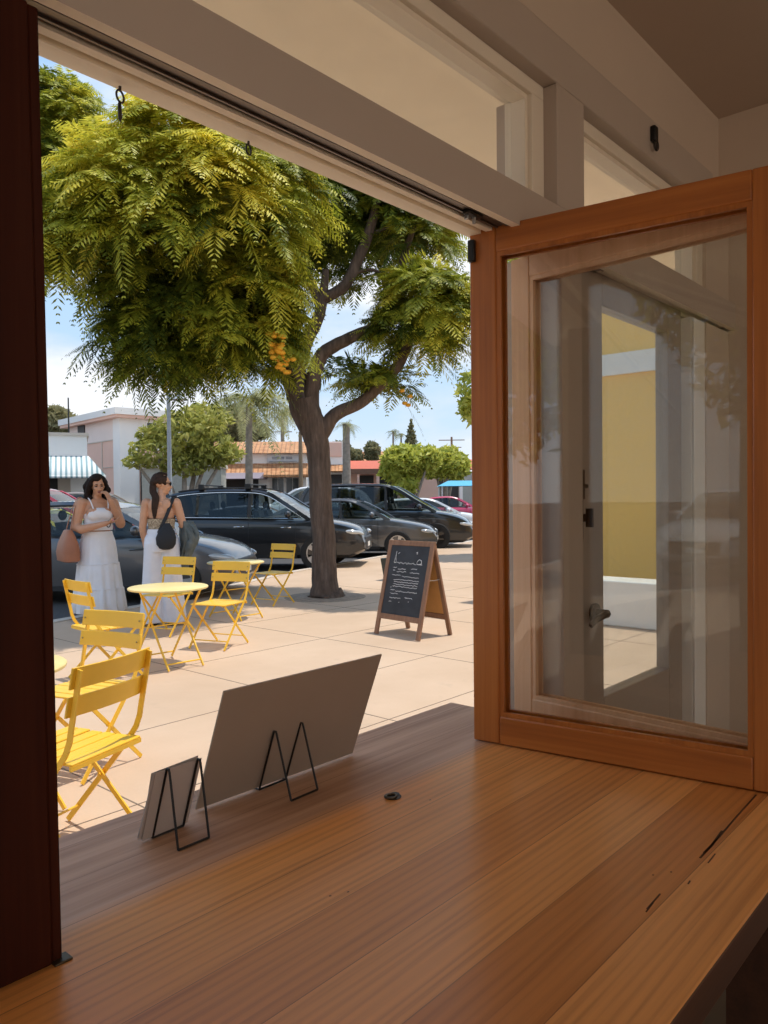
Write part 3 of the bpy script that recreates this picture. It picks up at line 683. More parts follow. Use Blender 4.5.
def make_car(label, kind, mat, loc, heading, scale=1.0, glass_m='glass_dim', rim='rim', group='cars parked along the kerb', rails=False, chrome=False, sunroof=False):
    K = KIND[kind]; e = thing('car', label, 'car', loc, heading, group, scale)
    pm = M[mat]; W = K['W']; deck = smooth_pts(K['deck']); roof = smooth_pts(K['roof']); xa, xb = deck[0][0], deck[-1][0]; L = xb - xa
    belt = lambda x: interp(deck, x); curve = lambda x: interp(roof, x)
    H = max(z for _, z in roof); zr = K['zb']
    def hw(x):
        u = (x - (xa + xb) / 2) / (L / 2); return W / 2 * (1 - .17 * abs(u) ** 5 - .05 * u * u)
    b = MB(); rr = []; N = 44
    for i in range(N + 1):
        u = i / N; x = xa + L * (0.5 - 0.5 * math.cos(PI * u)); x = min(max(x, xa), xb); w_ = hw(x); zt = belt(x); zb = zr + (.14 * max(0, abs((x - (xa + xb) / 2) / (L / 2)) - .88) / .12)
        h = zt - zb
        half = [(.86 * w_, zb), (.965 * w_, zb + .07 * h + .02), (.985 * w_, zb + .30 * h), (1.0 * w_, zb + .52 * h), (.985 * w_, zb + .74 * h), (.985 * w_, zb + .84 * h), (.945 * w_, zb + .955 * h), (.86 * w_, zt), (.45 * w_, zt + .022)]
        rr.append([V((x, y, z)) for y, z in half] + [V((x, 0, zt + .03))] + [V((x, -y, z)) for y, z in half[::-1]])
    b.rings(rr); body = b.build('body', pm, e, smooth=35)
    # wheel openings
    cb = MB(); 
    for wx in K['wx']:
        for s in (-1, 1): cb.lathe([(.001, -.17), (K['wr'] + .055, -.17), (K['wr'] + .055, .17), (.001, .17)], 28, (wx, s * (W / 2 - .08), K['wr'] + .01), Matrix.Rotation(R(90), 3, 'X'))
    co = cb.build('cutter', pm); md = body.modifiers.new('b', 'BOOLEAN'); md.operation = 'DIFFERENCE'; md.solver = 'EXACT'; md.object = co
    bake(body); bpy.data.objects.remove(co); body.data.polygons.foreach_set('use_smooth', [True] * len(body.data.polygons)); body.data.set_sharp_from_angle(angle=R(32))
    wb = lambda x: hw(min(max(x, -1.7), 1.5)) * .90
    Wt = W / 2 * .70
    def yat(x, z):
        zb = belt(x); t = (z - zb) / max(.05, H - zb); return wb(x) + (Wt - wb(x)) * max(0, min(1, t)) ** 1.15
    # roof slab
    xs = [x for x, z in roof if z > H - .13]; x0, x1 = xs[0], xs[-1]; b = MB(); rr = []
    for i in range(15):
        x = x0 + (x1 - x0) * i / 14; z = curve(x); y = yat(x, z - .03)
        rr.append([V((x, y * k, z - (.045 if abs(k) == 1 else .0) + .018 * (1 - k * k))) for k in (-1, -.93, -.6, 0, .6, .93, 1)] + [V((x, y * k, z - .075)) for k in (.98, 0, -.98)])
    b.rings(rr); b.build('roof', pm, e)
    # pillars
    xw = roof[-1][0]; xq = roof[0][0]
    for s in (-1, 1):
        def P3(x, z, ins=0): return V((x, s * (yat(x, z) - ins), z))
        def path(a, c, n=7): return [P3(a + (c - a) * i / n, curve(a + (c - a) * i / n) - .025) for i in range(n + 1)]
        b = MB(); p = path(x1 - .05, xw)
        for a, c in zip(p, p[1:]): b.bar(a, c, .075, .05, (0, s, .3))
        b.build('pillar', pm, e)
        b = MB(); p = path(x0 + .05, xq)
        for a, c in zip(p, p[1:]): b.bar(a, c, .09, .05, (0, s, .3))
        # quarter panel between the rear edge and the window
        n = 8; xx = [xq + .03 + (K['cp'] - xq - .03) * i / n for i in range(n + 1)]
        b.strip([P3(x, max(belt(x), curve(x) - .05)) for x in xx], [P3(x, belt(x) - .01) for x in xx]); b.build('pillar', pm, e, fix=False)
        b = MB(); xm = K['bp']; b.bar(P3(xm, belt(xm) - .02, .01), P3(xm - .05, curve(xm) - .05, .01), .075, .03, (0, s, .2)); b.build('pillar', M['trim_black'], e)
        # side windows
        wins = [(K['cp'], xm - .04)] if kind == 'sedan' or kind == 'hatch' else [(K['cp'], K['cp'] + .62 if kind == 'suv' else -1.0), ((K['cp'] + .68) if kind == 'suv' else -.93, xm - .05)]
        wins.append((xm + .05, xw - .06))
        for a, c in wins:
            n = 12; X = [a + (c - a) * i / n for i in range(n + 1)]; X = [x for x in X if curve(x) - .085 > belt(x) + .02]
            if len(X) < 3: continue
            b = MB(); b.strip([P3(x, curve(x) - .085, -.004) for x in X], [P3(x, belt(x) + .0, -.004) for x in X]); b.build('side_window', M[glass_m if a != xm + .05 else 'glass_clear'], e, fix=False)
        if chrome:
            n = 20; X = [K['cp'] + .0 + (xw - .15 - K['cp']) * i / n for i in range(n + 1)]
            b = MB(); b.tube([P3(K['cp'], belt(K['cp']) + .03, -.01)] + [P3(x, max(belt(x) + .01, curve(x) - .075), -.008) for x in X], .012, 6); b.tube([P3(x, belt(x) + .012, -.012) for x in X], .010, 6); b.build('window_trim', M['chrome'], e)
        # doors: seams, handles, mirror, sill
        for xd in (K['cp'] + .25, xm, xw - .28):
            b = MB()
            zt = belt(xd) - .02
            q = [V((xd, s * (hw(xd) * f + .0015), zr + .08 + (zt - zr - .08) * g)) for g, f in ((0, .965), (.25, .985), (.5, 1.0), (.72, .985), (.86, .985), (.97, .945))]
            for a, c in zip(q, q[1:]): b.bar(a, c, .010, .004, (0, s, 0))
            b.build('door_seam', M['trim_black'], e)
        for xd in (xm - .20, xm + .78 if kind != 'van' else xm + .5):
            z = belt(xd) - .17; b = MB(); b.tube([V((xd - .11, s * (hw(xd) * .985), z)), V((xd - .09, s * (hw(xd) * .985 + .025), z)), V((xd + .07, s * (hw(xd) * .985 + .025), z + .006)), V((xd + .10, s * hw(xd) * .985, z + .006))], .013, 6); b.build('door_handle', M['chrome'] if chrome else pm, e)
        xm_ = xw - .42; b = MB(); b.ell((xm_, s * (yat(xm_, belt(xm_)) + .14), belt(xm_) + .10), .07, .11, .075); b.tube([V((xm_, s * yat(xm_, belt(xm_)), belt(xm_) + .03)), V((xm_, s * (yat(xm_, belt(xm_)) + .1), belt(xm_) + .06))], .03, 6); b.build('mirror', pm, e)
        b = MB(); b.bar((K['wx'][1] + .44, s * hw(0) * .95, zr + .04), (K['wx'][0] - .44, s * hw(0) * .95, zr + .04), .05, .07); b.build('sill', M['trim_black'], e)
        # lamps
        xl = xb - .20; zl = belt(xl) - .09
        b = MB(); b.ell((xl, s * (hw(xl) * .915), zl - .01), .21, .075, .055, Matrix.Rotation(-s * .42, 3, 'Z') @ Matrix.Rotation(.16, 3, 'Y')); b.build('headlight', M['lamp_glass'], e)
        xl = xa + .10; b = MB(); b.ell((xl, s * hw(xl) * .86, belt(xl + .2) - .17), .12, .14, .085); b.build('tail_light', M['lamp_red'], e)
    # screens
    def screen(xA, xB, nm, gm):
        b = MB(); rows = []
        for i in range(9):
            x = xA + (xB - xA) * i / 8; z = curve(x) - .005; y = yat(x, z) - .045; rows.append([V((x + (.0), y * k, z + .02 * (1 - k * k))) for k in (-1, -.5, 0, .5, 1)])
        b.rings(rows, close=False, cap=False); b.build(nm, M[gm], e, fix=False)
    screen(x1 - .02, xw, 'windshield', 'glass_clear'); screen(xq, x0 + .02, 'rear_window', glass_m)
    # cabin floor at the belt, seats, wheel
    b = MB(); X = [xq + .2 + (xw - .35 - xq - .2) * i / 8 for i in range(9)]; b.strip([V((x, wb(x) * .93, belt(x) + .034)) for x in X], [V((x, -wb(x) * .93, belt(x) + .034)) for x in X]); b.build('cabin', M['interior'], e, fix=False)
    for sx, sy in ((xm + .10, .38), (xm + .10, -.38), (xm - .85, .38), (xm - .85, -.38)):
        b = MB(); zq = belt(sx); b.rings([[V((sx + a - lean, sy + c, z)) for a, c in ((-.06, -.22), (.06, -.22), (.06, .22), (-.06, .22))] for z, lean in ((zq, 0), (zq + .16, .05))]); b.ell((sx - .08, sy, zq + .27), .05, .13, .085, n=10, m=6); b.build('seat', M['interior'], e)
    b = MB(); b.tube([V((xm + .66 + .08 * math.sin(a), .38 + .17 * math.cos(a), belt(xm) + .06 + .17 * math.sin(a))) for a in np.linspace(0, 2 * PI, 15)], .016, 6, False); b.build('steering_wheel', M['trim_black'], e)
    # front and rear
    b = MB(); b.box(xb - .10, xb + .004, -.52, .52, zr + .14, zr + .42); b.build('grille', M['trim_black'], e, bevel=.03)
    b = MB(); b.box(xb - .02, xb + .012, -.16, .16, zr + .20, zr + .30); b.build('license_plate', M['white_paint'], e)
    b = MB(); b.box(xa - .012, xa + .02, -.16, .16, .62, .72); b.build('license_plate', M['white_paint'], e)
    # wheels
    wr = K['wr']
    for wx in K['wx']:
        for s in (-1, 1):
            Mr = Matrix.Rotation(-s * R(90), 3, 'X'); c = (wx, s * (W / 2 - .115), wr)
            b = MB(); b.lathe([(wr * .60, -.10), (wr * .93, -.105), (wr, -.085), (wr, .085), (wr * .93, .105), (wr * .66, .10), (wr * .62, .06), (wr * .60, -.02)], 30, c, Mr); wl = b.build('wheel', M['tire'], e)
            b = MB(); b.lathe([(.001, .02), (wr * .62, .02), (wr * .64, .085), (wr * .68, .098), (wr * .70, .09)], 30, c, Mr, cap=False)
            b.build('rim_dish', M['rim_dark'], wl, fix=False)
            b = MB()
            for k in range(5):
                for dk in (-.12, .12):
                    a = 2 * PI * k / 5; p = V((.05 * math.cos(a), .05 * math.sin(a), .075)); q = V((wr * .65 * math.cos(a + dk), wr * .65 * math.sin(a + dk), .088)); b.bar(p, q, .045, .02)
            b.lathe([(wr * .60, .08), (wr * .69, .085), (wr * .70, .10), (wr * .61, .098)], 30, cap=False)
            b.lathe([(.001, .065), (.06, .065), (.055, .095), (.001, .1)], 14); b.tf(Matrix.Translation(c).to_4x4() @ Mr.to_4x4()); b.build('rim', M[rim], wl)
    if rails:
        for s in (-1, 1):
            X = [-1.55 + 1.9 * i / 8 for i in range(9)]
            b = MB(); b.tube([V((x, s * (yat(x, curve(x)) - .05), curve(x) + .02)) for x in X], .018, 6); b.build('roof_rail', M['trim_black'], e)
        for x in (-1.05, -.05):
            yy = yat(x, curve(x)) - .03; b = MB(); b.bar((x, -yy, curve(x) + .10), (x, yy, curve(x) + .10), .07, .03)
            for s in (-1, 1): b.box(x - .06, x + .06, s * yy - .04, s * yy + .04, curve(x), curve(x) + .115)
            b.build('roof_bar', M['trim_black'], e, bevel=.01)
    return e
def park(label, kind, mat, nose_px, depth, head, **kw):
    """stand a car so that its nose is at a measured bearing and distance"""
    p = at(nose_px, 500, depth); sc = kw.get('scale', 1.0); xb = KIND[kind]['deck'][-1][0] * sc
    h = R(head); return make_car(label, kind, M and mat, (p.x - math.cos(h) * xb, p.y - math.sin(h) * xb, ZS), h, **kw)
park('grey car with its nose behind the second woman, nearest the tables', 'hatch', 'p_grey', 247, 12.4, -52, scale=1.06, glass_m='glass_clear')
park('black estate car with roof bars and chrome window trim', 'suv', 'p_black', 368, 17.4, -54, scale=1.06, rails=True, chrome=True)
park('dark grey sedan behind the tree trunk with its nose above the chalkboard', 'sedan', 'p_dgrey', 437, 20.8, -54, scale=1.07, glass_m='glass_clear')
park('long black minivan, farthest right along the kerb', 'van', 'p_black', 474, 23.4, -56, scale=1.13, rim='rim_dark', chrome=False)
park('white car behind the bonnet of the black minivan', 'hatch', 'p_white', 486, 29, -52, scale=1.05)
park('crimson car under the blue canopy at the far right', 'sedan', 'p_pink', 500, 38, -50, scale=1.1, group='cars across the street')
park('white estate car across the street, seen between black car and tree trunk', 'suv', 'p_white', 246, 36, 131, scale=1.25, group='cars across the street')
park('silver car across the street behind the black car\'s bonnet', 'hatch', 'p_silver', 318, 26.5, -48, scale=.92, group='cars across the street')
park('red car behind the roof of the nearest grey car', 'suv', 'p_red', 128, 23.5, -46, scale=1.17, group='cars across the street')
park('yellow car seen through the windows of the grey car', 'hatch', 'p_yellow', 126, 17.2, -50, scale=1.0, group='cars across the street')
park('tan car between the two women\'s heads', 'suv', 'p_tan', 166, 30, -45, scale=1.12, group='cars across the street')
# one more white car to the left along the kerb (met by the reflection in the folded glass)
make_car('white car parked far to the left along the kerb', 'suv', 'p_white', (-13.0, 7.0, ZS), R(-3), 1.0)
# ================================================================== PEOPLE
def remesh(b, name, mats, parent, vox, smooth_it=6):
    o = b.build(name, mats, parent, smooth=0)
    r = o.modifiers.new('r', 'REMESH'); r.mode = 'VOXEL'; r.voxel_size = vox; r.use_smooth_shade = True
    s = o.modifiers.new('s', 'SMOOTH'); s.factor = .5; s.iterations = smooth_it
    bake(o); o.data.polygons.foreach_set('use_smooth', [True] * len(o.data.polygons)); return o
def limb(b, *js):
    for (p, r1), (q, r2) in zip(js, js[1:]): b.cap(p, q, r1, r2, 12)
def hand(b, wrist, d, nrm, side, curl=.5, spread=.12):
    """palm along d, palm faces nrm; thumb on +side"""
    wrist, d, nrm = V(wrist), V(d).normalized(), V(nrm).normalized(); s = d.cross(nrm).normalized() * side; nrm = nrm - d * nrm.dot(d); nrm.normalize()
    for k in range(4):
        o = (k - 1.5) * .0175
        b.cap(wrist + s * (-o * .7), wrist + d * .078 + s * (-o), .015, .0115, 8)
        L = (.037, .043, .040, .031)[k]; p = wrist + d * .080 + s * (-o); a = curl * .5
        for j in range(3):
            dd = (d * math.cos(a) + nrm * math.sin(a) - s * o * spread * 4).normalized(); q = p + dd * L * (1, .72, .58)[j]; b.cap(p, q, (.0098, .0090, .0082)[j], (.0090, .0082, .0070)[j], 8); p = q; a += curl * .75
    p = wrist + d * .022 + s * .020
    for j, L in enumerate((.040, .032, .026)):
        dd = (d * (.55 + .2 * j) + s * (.75 - .3 * j) + nrm * (.35 + .1 * j)).normalized(); q = p + dd * L; b.cap(p, q, .0125 - .0015 * j, .011 - .0015 * j, 8); p = q
def head(b, c, fwd, up):
    """head of about 0.225 m; c = centre"""
    f = V(fwd).normalized(); u = V(up); u = (u - f * u.dot(f)).normalized(); x = f.cross(u); F = Matrix((x, f, u)).transposed(); c = V(c); P = lambda a, q, z: c + F @ V((a, q, z))
    b.ell(P(0, -.012, .030), .074, .092, .082, F, 18, 12); b.ell(P(0, .022, -.025), .060, .066, .078, F, 16, 10); b.ell(P(0, .052, -.086), .028, .030, .026, F); b.ell(P(0, .03, -.07), .048, .045, .035, F)
    b.cap(P(0, .084, .010), P(0, .104, -.028), .009, .013, 8); b.ell(P(0, .098, -.034), .018, .012, .010, F)
    for s in (-1, 1):
        b.ell(P(s * .033, .062, -.022), .024, .022, .022, F); b.ell(P(s * .030, .078, .026), .026, .012, .010, F); b.ell(P(s * .075, -.010, -.005), .009, .019, .030, F)
    b.ell(P(0, .082, -.060), .024, .012, .010, F)
    return F, P
def face(P, F, par):
    b = MB()
    for s in (-1, 1): b.ell(P(s * .031, .079, .008), .0135, .008, .0075, F)
    b.build('eyes', M['eye'], par)
    b = MB()
    for s in (-1, 1): b.tube([P(s * .014, .090, .024), P(s * .032, .090, .031), P(s * .052, .076, .024)], .0035, 6)
    b.build('eyebrows', M['hair'], par)
    b = MB(); b.ell(P(0, .091, -.056), .024, .007, .005, F); b.ell(P(0, .090, -.065), .020, .007, .006, F); b.build('lips', M['lips'], par)

tocam = V((-4.93, -9.25, 0)).normalized()
# ---- first woman: faces the window, hand to her mouth
g = ground(99, 619.5)
fw_ = (tocam * .93 + RT * .36).normalized()
p1 = thing('person', 'woman in white strapped top and long tiered white skirt, hand raised to her mouth', 'person', (g.x, g.y, 0.001), math.atan2(fw_.y, fw_.x) - PI / 2, None, 1.075)
b = MB()
# local: +y forward, her right arm at +x (image left)
b.ell((0, 0, .97), .185, .130, .13); b.ell((0, .0, 1.10), .150, .105, .13); b.ell((0, .005, 1.26), .165, .112, .15); b.ell((0, -.01, 1.36), .165, .085, .075)
for s in (-1, 1): b.ell((s * .075, .095, 1.245), .078, .07, .075); b.ell((s * .165, -.005, 1.365), .070, .062, .062)
b.cap((0, -.015, 1.38), (0, .012, 1.49), .056, .050); b.cap((0, -.02, 1.36), (0, -.01, 1.43), .085, .06)
hc = V((0, .030, 1.565)); HF, HP = head(b, hc, V((.10, .98, -.12)), V((.06, .1, 1)))
limb(b, ((.185, 0, 1.365), .066), ((.250, .005, 1.10), .056)); limb(b, ((.250, .005, 1.10), .053), ((.215, .10, 1.065), .050), ((-.02, .265, 1.135), .030)); hand(b, (-.02, .265, 1.135), (-.9, .15, .18), (-.1, -.2, 1), 1, .5)
limb(b, ((-.185, 0, 1.365), .066), ((-.245, .08, 1.12), .056)); limb(b, ((-.245, .08, 1.12), .053), ((-.235, .12, 1.14), .050), ((-.085, .205, 1.40), .030)); hand(b, (-.085, .205, 1.40), (.42, -.12, .9), (.55, -.8, -.3), -1, 1.0)
for s in (-1, 1):
    limb(b, ((s * .095, 0, .93), .10), ((s * .09, .01, .50), .062), ((s * .09, -.01, .30), .055), ((s * .09, -.01, .08), .038)); b.cap((s * .09, -.03, .045), (s * .10, .14, .03), .036, .026)
body = remesh(b, 'body', M['skin'], p1, .0062, 4)
face(HP, HF, body)
# curly hair
b = MB(); r_ = random.Random(3)
for i in range(110):
    a = r_.uniform(-PI, PI); ph = r_.uniform(-.2, 1.45); q = V((math.cos(ph) * math.sin(a) * .084, -math.cos(ph) * math.cos(a) * .100 - .012, math.sin(ph) * .090 + .034))
    if q.y > .035 and q.z < .085: continue
    b.ell(HP(*q), .027, .027, .027, n=8, m=6)
for i in range(60):
    s = r_.choice((-1, 1)); z = r_.uniform(-.16, .06); y = r_.uniform(-.10, .020); x = s * (.070 + .045 * (1 - abs(z + .06) / .14) + r_.uniform(-.015, .02)); b.ell(HP(x, y, z), .028, .030, .034, n=8, m=6)
for i in range(46): b.ell(HP(r_.uniform(.07, .135), r_.uniform(-.09, .0), r_.uniform(-.20, .03)), .026, .028, .030, n=8, m=6)
for i in range(36): b.ell(HP(r_.uniform(-.09, .09), -.095 + r_.uniform(-.03, .02), r_.uniform(-.18, .06)), .032, .030, .036, n=8, m=6)
remesh(b, 'hair', M['hair'], p1, .009, 2)
# skirt
def skirt(prof, folds, seed):
    r_ = random.Random(seed); n = 96; ph = [r_.uniform(0, 6.28) for _ in range(6)]; rr = []
    for (z, rx, ry, am) in prof:
        ring = []
        for k in range(n):
            a = 2 * PI * k / n; f = 1 + am * (math.sin(folds * a + ph[0] + z * 2) * .6 + math.sin(folds * 1.7 * a + ph[1]) * .4); ring.append(V((rx * f * math.cos(a), ry * f * math.sin(a), z)))
        rr.append(ring)
    return rr
b = MB(); b.rings(skirt([(1.036, .166, .126, 0), (.985, .178, .138, .004), (.92, .200, .158, .01), (.80, .214, .178, .016), (.665, .226, .194, .02), (.655, .236, .204, .03), (.50, .252, .222, .05), (.375, .262, .236, .055), (.365, .272, .246, .06), (.22, .288, .262, .075), (.105, .300, .276, .085), (.10, .292, .268, .085), (.3, .26, .235, .05), (.6, .21, .17, .01)], 13, 4))
b.build('skirt', M['cotton'], p1, smooth=60)
b = MB()
for z, r0, r1 in ((.66, .238, .206), (.37, .274, .248)):
    b.tube([V((r0 * math.cos(a), r1 * math.sin(a), z)) for a in np.linspace(0, 2 * PI, 49)], .005, 6, False)
b.build('skirt_seam', M['cotton'], p1)
# top: torso shell a little outside the body
b = MB(); b.ell((0, 0, 1.10), .158, .114, .10); b.ell((0, .005, 1.22), .171, .120, .11)
b.ell((0, .075, 1.235), .150, .098, .092)
for s in (-1, 1): b.ell((s * .072, .105, 1.235), .080, .066, .076)
b.ell((0, .03, 1.15), .160, .115, .13)
top = remesh(b, 'top', M['cotton'], p1, .009, 14)
bm = bmesh.new(); bm.from_mesh(top.data)
bmesh.ops.bisect_plane(bm, geom=bm.verts[:] + bm.edges[:] + bm.faces[:], plane_co=(0, 0, 1.055), plane_no=(0, 0, -1), clear_outer=True)
bmesh.ops.bisect_plane(bm, geom=bm.verts[:] + bm.edges[:] + bm.faces[:], plane_co=(0, .1, 1.305), plane_no=(0, -.35, 1), clear_outer=True); bm.to_mesh(top.data); bm.free()
b = MB(); b.lathe([(.001, 1.05), (.172, 1.05), (.176, 1.10), (.168, 1.125), (.001, 1.125)], 40); b.tf(Matrix.Diagonal((1, .76, 1))); b.build('waistband', M['cotton'], p1)
b = MB()
for s in (-1, 1): b.tube(spline([V((s * .085, .135, 1.30)), V((s * .10, .085, 1.385)), V((s * .11, .0, 1.432)), V((s * .10, -.07, 1.38)), V((s * .09, -.105, 1.27))], 4), .008, 6)
b.build('strap', M['cotton'], p1)
b = MB(); b.tube([V((-.04, .262, 1.125)) + Matrix.Rotation(.3, 3, 'Z') @ V((0, .036 * math.cos(a), .036 * math.sin(a))) for a in np.linspace(0, 2 * PI, 21)], .006, 6, False); b.build('bracelet', M['bronze'], p1)
b = MB()
for s in (-1, 1): b.box(s * .095 - .045, s * .095 + .045, -.075, .175, 0, .016)
b.build('sandal', M['tan_leather'], p1, bevel=.008)
# tan shoulder bag: hangs from her, a thing of its own
pm_ = p1.matrix_basis.copy(); rzm = Matrix.Translation(p1.location) @ Matrix.Rotation(p1.rotation_euler.z, 4, 'Z') @ Matrix.Scale(1.075, 4)
q = rzm @ V((.325, -.02, .93))
bag = thing('shoulder_bag', 'large tan brown leather bag hanging from the shoulder of the woman in the skirt', 'bag', q, p1.rotation_euler.z, None, 1.075)
b = MB(); rr = []
for z, hx, hy in ((-.235, .06, .16), (-.22, .095, .215), (-.12, .105, .215), (-.02, .088, .185), (.06, .060, .145), (.13, .030, .10), (.135, .018, .09)):
    rr.append([V((hx * math.copysign(abs(math.cos(a)) ** .6, math.cos(a)) + .02 * (z + .2), hy * math.copysign(abs(math.sin(a)) ** .6, math.sin(a)) + .015 * math.sin(9 * z), z)) for a in np.linspace(0, 2 * PI, 29)[:-1]])
b.rings(rr); b.build('pouch', M['tan_leather'], bag)
b = MB()
for y in (-.055, .055):
    pp = spline([V((.0, y * 1.5, .12)), V((-.035, y, .28)), V((-.085, y * .6, .44)), V((-.125, y * .3, .505)), V((-.165, y * .3, .49))], 5)
    for a, c in zip(pp, pp[1:]): b.bar(a, c, .007, .02, (0, 1, 0))
b.build('strap', M['tan_leather'], bag)

# ---- second woman: back to the window, looking right
g = ground(163, 625)
aw = (-V((-5.1, -8.1, 0)).normalized() * .96 + RT * .22).normalized()
p2 = thing('person', 'woman seen from behind in patterned strapless top and wide white trousers', 'person', (g.x, g.y, .001), math.atan2(aw.y, aw.x) - PI / 2, None, 1.075)
b = MB()
b.ell((0, 0, .98), .178, .125, .12); b.ell((0, 0, 1.10), .132, .092, .12); b.ell((0, .0, 1.25), .148, .095, .15); b.ell((0, -.005, 1.36), .150, .070, .065)
for s in (-1, 1): b.ell((s * .065, .085, 1.25), .062, .055, .06); b.ell((s * .152, -.005, 1.365), .058, .050, .052); b.ell((s * .07, -.062, 1.33), .058, .035, .075)
b.cap((0, -.01, 1.38), (.008, .0, 1.49), .050, .045); b.cap((0, -.015, 1.36), (0, -.005, 1.43), .075, .052)
hc2 = V((.012, .012, 1.570)); HF2, HP2 = head(b, hc2, V((.88, .42, -.10)), V((0, .05, 1)))
limb(b, ((-.165, 0, 1.365), .053), ((-.205, -.01, 1.10), .042)); limb(b, ((-.205, -.01, 1.10), .041), ((-.205, .0, 1.06), .041), ((-.195, .07, .87), .027)); hand(b, (-.195, .07, .87), (.02, .15, -1), (1, 0, 0), -1, .45)
limb(b, ((.165, 0, 1.365), .053), ((.235, .01, 1.11), .043)); limb(b, ((.235, .01, 1.11), .042), ((.235, .06, 1.09), .041), ((.19, .24, 1.10), .028)); hand(b, (.19, .24, 1.10), (-.35, .9, .05), (0, 0, -1), -1, .5)
for s in (-1, 1):
    limb(b, ((s * .09, 0, .93), .095), ((s * .09, .01, .50), .058), ((s * .09, -.01, .30), .052), ((s * .09, -.01, .08), .036)); b.cap((s * .09, -.03, .04), (s * .10, .14, .03), .034, .025)
body = remesh(b, 'body', M['skin2'], p2, .0062, 4)
face(HP2, HF2, body)
b = MB()
for s in (-1, 1): b.ell(HP2(s * .034, .086, .010), .028, .008, .022, HF2)
b.tube([HP2(-.078, -.02, .012), HP2(-.062, .07, .014), HP2(0, .098, .014), HP2(.062, .07, .014), HP2(.078, -.02, .012)], .004, 6); b.build('sunglasses', M['trim_black'], p2)
# long hair, drawn back and hanging down between the shoulders
b = MB(); r_ = random.Random(9)
for i in range(150):
    a = r_.uniform(-PI, PI); ph = r_.uniform(-.45, 1.5); q = V((math.cos(ph) * math.sin(a) * .079, -math.cos(ph) * math.cos(a) * .098 - .014, math.sin(ph) * .086 + .034))
    if q.y > .03 and q.z < .095: continue
    b.ell(HP2(*q), .020, .020, .020, n=8, m=6)
base = HP2(0, -.09, -.01)
for k in range(7):
    o_ = (k - 3) * .0075
    pts = spline([base + V((o_ * .8, 0, .05)), base + V((o_ - .008, -.020, -.07)), V((-.040 + o_ * 1.3, -.085, 1.42)), V((-.050 + o_ * 1.1, -.098, 1.30)), V((-.052 + o_ * .4, -.094, 1.19))], 5)
    b.tube(pts, [.022 - .015 * i / (len(pts) - 1) for i in range(len(pts))], 8)
remesh(b, 'hair', M['hair2'], p2, .008, 2)
b = MB(); b.tube([HP2(.07 * math.sin(a) * 1.12, -.012 + -.09 * math.cos(a) * .95, .02 + .022 * math.cos(a)) for a in np.linspace(-1.9, 1.9, 15)], .009, 6); b.build('hair_band', M['bandeau'], p2)
# strapless top
b = MB(); rr = []
for z, rx, ry in ((1.045, .142, .102), (1.10, .143, .103), (1.15, .150, .108), (1.185, .154, .110), (1.186, .148, .104), (1.06, .136, .096)):
    rr.append([V((rx * math.cos(a), ry * math.sin(a) + (.022 * max(0, math.sin(a)) ** 2 if z > 1.1 else 0), z + (.05 * max(0, math.sin(a)) if z > 1.13 else 0))) for a in np.linspace(0, 2 * PI, 41)[:-1]])
b.rings(rr); b.build('top', M['bandeau'], p2)
# wide trousers
b = MB()
b.rings([[V((rx * math.cos(a), ry * math.sin(a), z)) for a in np.linspace(0, 2 * PI, 41)[:-1]] for z, rx, ry in ((1.065, .142, .104), (1.03, .156, .118), (.97, .188, .142), (.90, .196, .150), (.82, .19, .145))])
for s in (-1, 1):
    rr = []
    for z, cx, rx, ry, am in ((.92, .092, .100, .138, 0), (.80, .095, .102, .132, .015), (.60, .102, .108, .120, .03), (.35, .110, .116, .126, .05), (.12, .118, .128, .138, .06), (.035, .120, .132, .142, .06)):
        rr.append([V((s * cx + rx * math.cos(a) * (1 + am * math.sin(7 * a + s)), ry * math.sin(a) * (1 + am * math.sin(6 * a + 2 * s)) - (.03 if s < 0 else -.02) * (.9 - z), z)) for a in np.linspace(0, 2 * PI, 41)[:-1]])
    b.rings(rr)
remesh(b, 'trousers', M['linen'], p2, .009, 6)
b = MB(); b.rings([[V((rx * math.cos(a), ry * math.sin(a), z)) for a in np.linspace(0, 2 * PI, 41)[:-1]] for z, rx, ry in ((1.025, .163, .124), (1.07, .150, .111), (1.072, .143, .104), (1.03, .155, .117))]); b.build('waistband', M['linen'], p2)
b = MB()
for s in (-1, 1): b.box(s * .10 - .042, s * .10 + .042, -.085, .17, 0, .022)
b.build('shoe', M['black_cloth'], p2, bevel=.01)
rz2 = p2.rotation_euler.z; m2 = Matrix.Translation(p2.location) @ Matrix.Rotation(rz2, 4, 'Z') @ Matrix.Scale(1.075, 4)
bag = thing('shoulder_bag', 'black cloth sling bag hanging on the back of the woman in white trousers', 'bag', m2 @ V((.085, -.165, 1.0)), rz2, None, 1.075)
b = MB(); rr = []
for z, hx, hy in ((-.15, .035, .025), (-.135, .075, .045), (-.09, .105, .055), (-.02, .112, .052), (.05, .088, .040), (.11, .045, .026), (.14, .022, .016)):
    rr.append([V((hx * math.cos(a) + .10 * max(0, z), hy * math.sin(a) + .15 * max(0, z), z)) for a in np.linspace(0, 2 * PI, 25)[:-1]])
b.rings(rr); b.build('pouch', M['black_cloth'], bag)
b = MB(); pp = spline([V((-.085, .02, .03)), V((-.01, .045, .20)), V((.03, .085, .32)), V((.055, .13, .415)), V((.065, .185, .435)), V((.06, .25, .38))], 5)
for a, c in zip(pp, pp[1:]): b.bar(a, c, .036, .010, (0, -1, .3))
b.build('strap', M['black_cloth'], bag)
jk = thing('jacket', 'dark grey green jacket draped over the forearm of the woman in white trousers', 'jacket', m2 @ V((.245, .11, 1.09)), rz2, None, 1.075)
b = MB(); rr = []; r_ = random.Random(2)
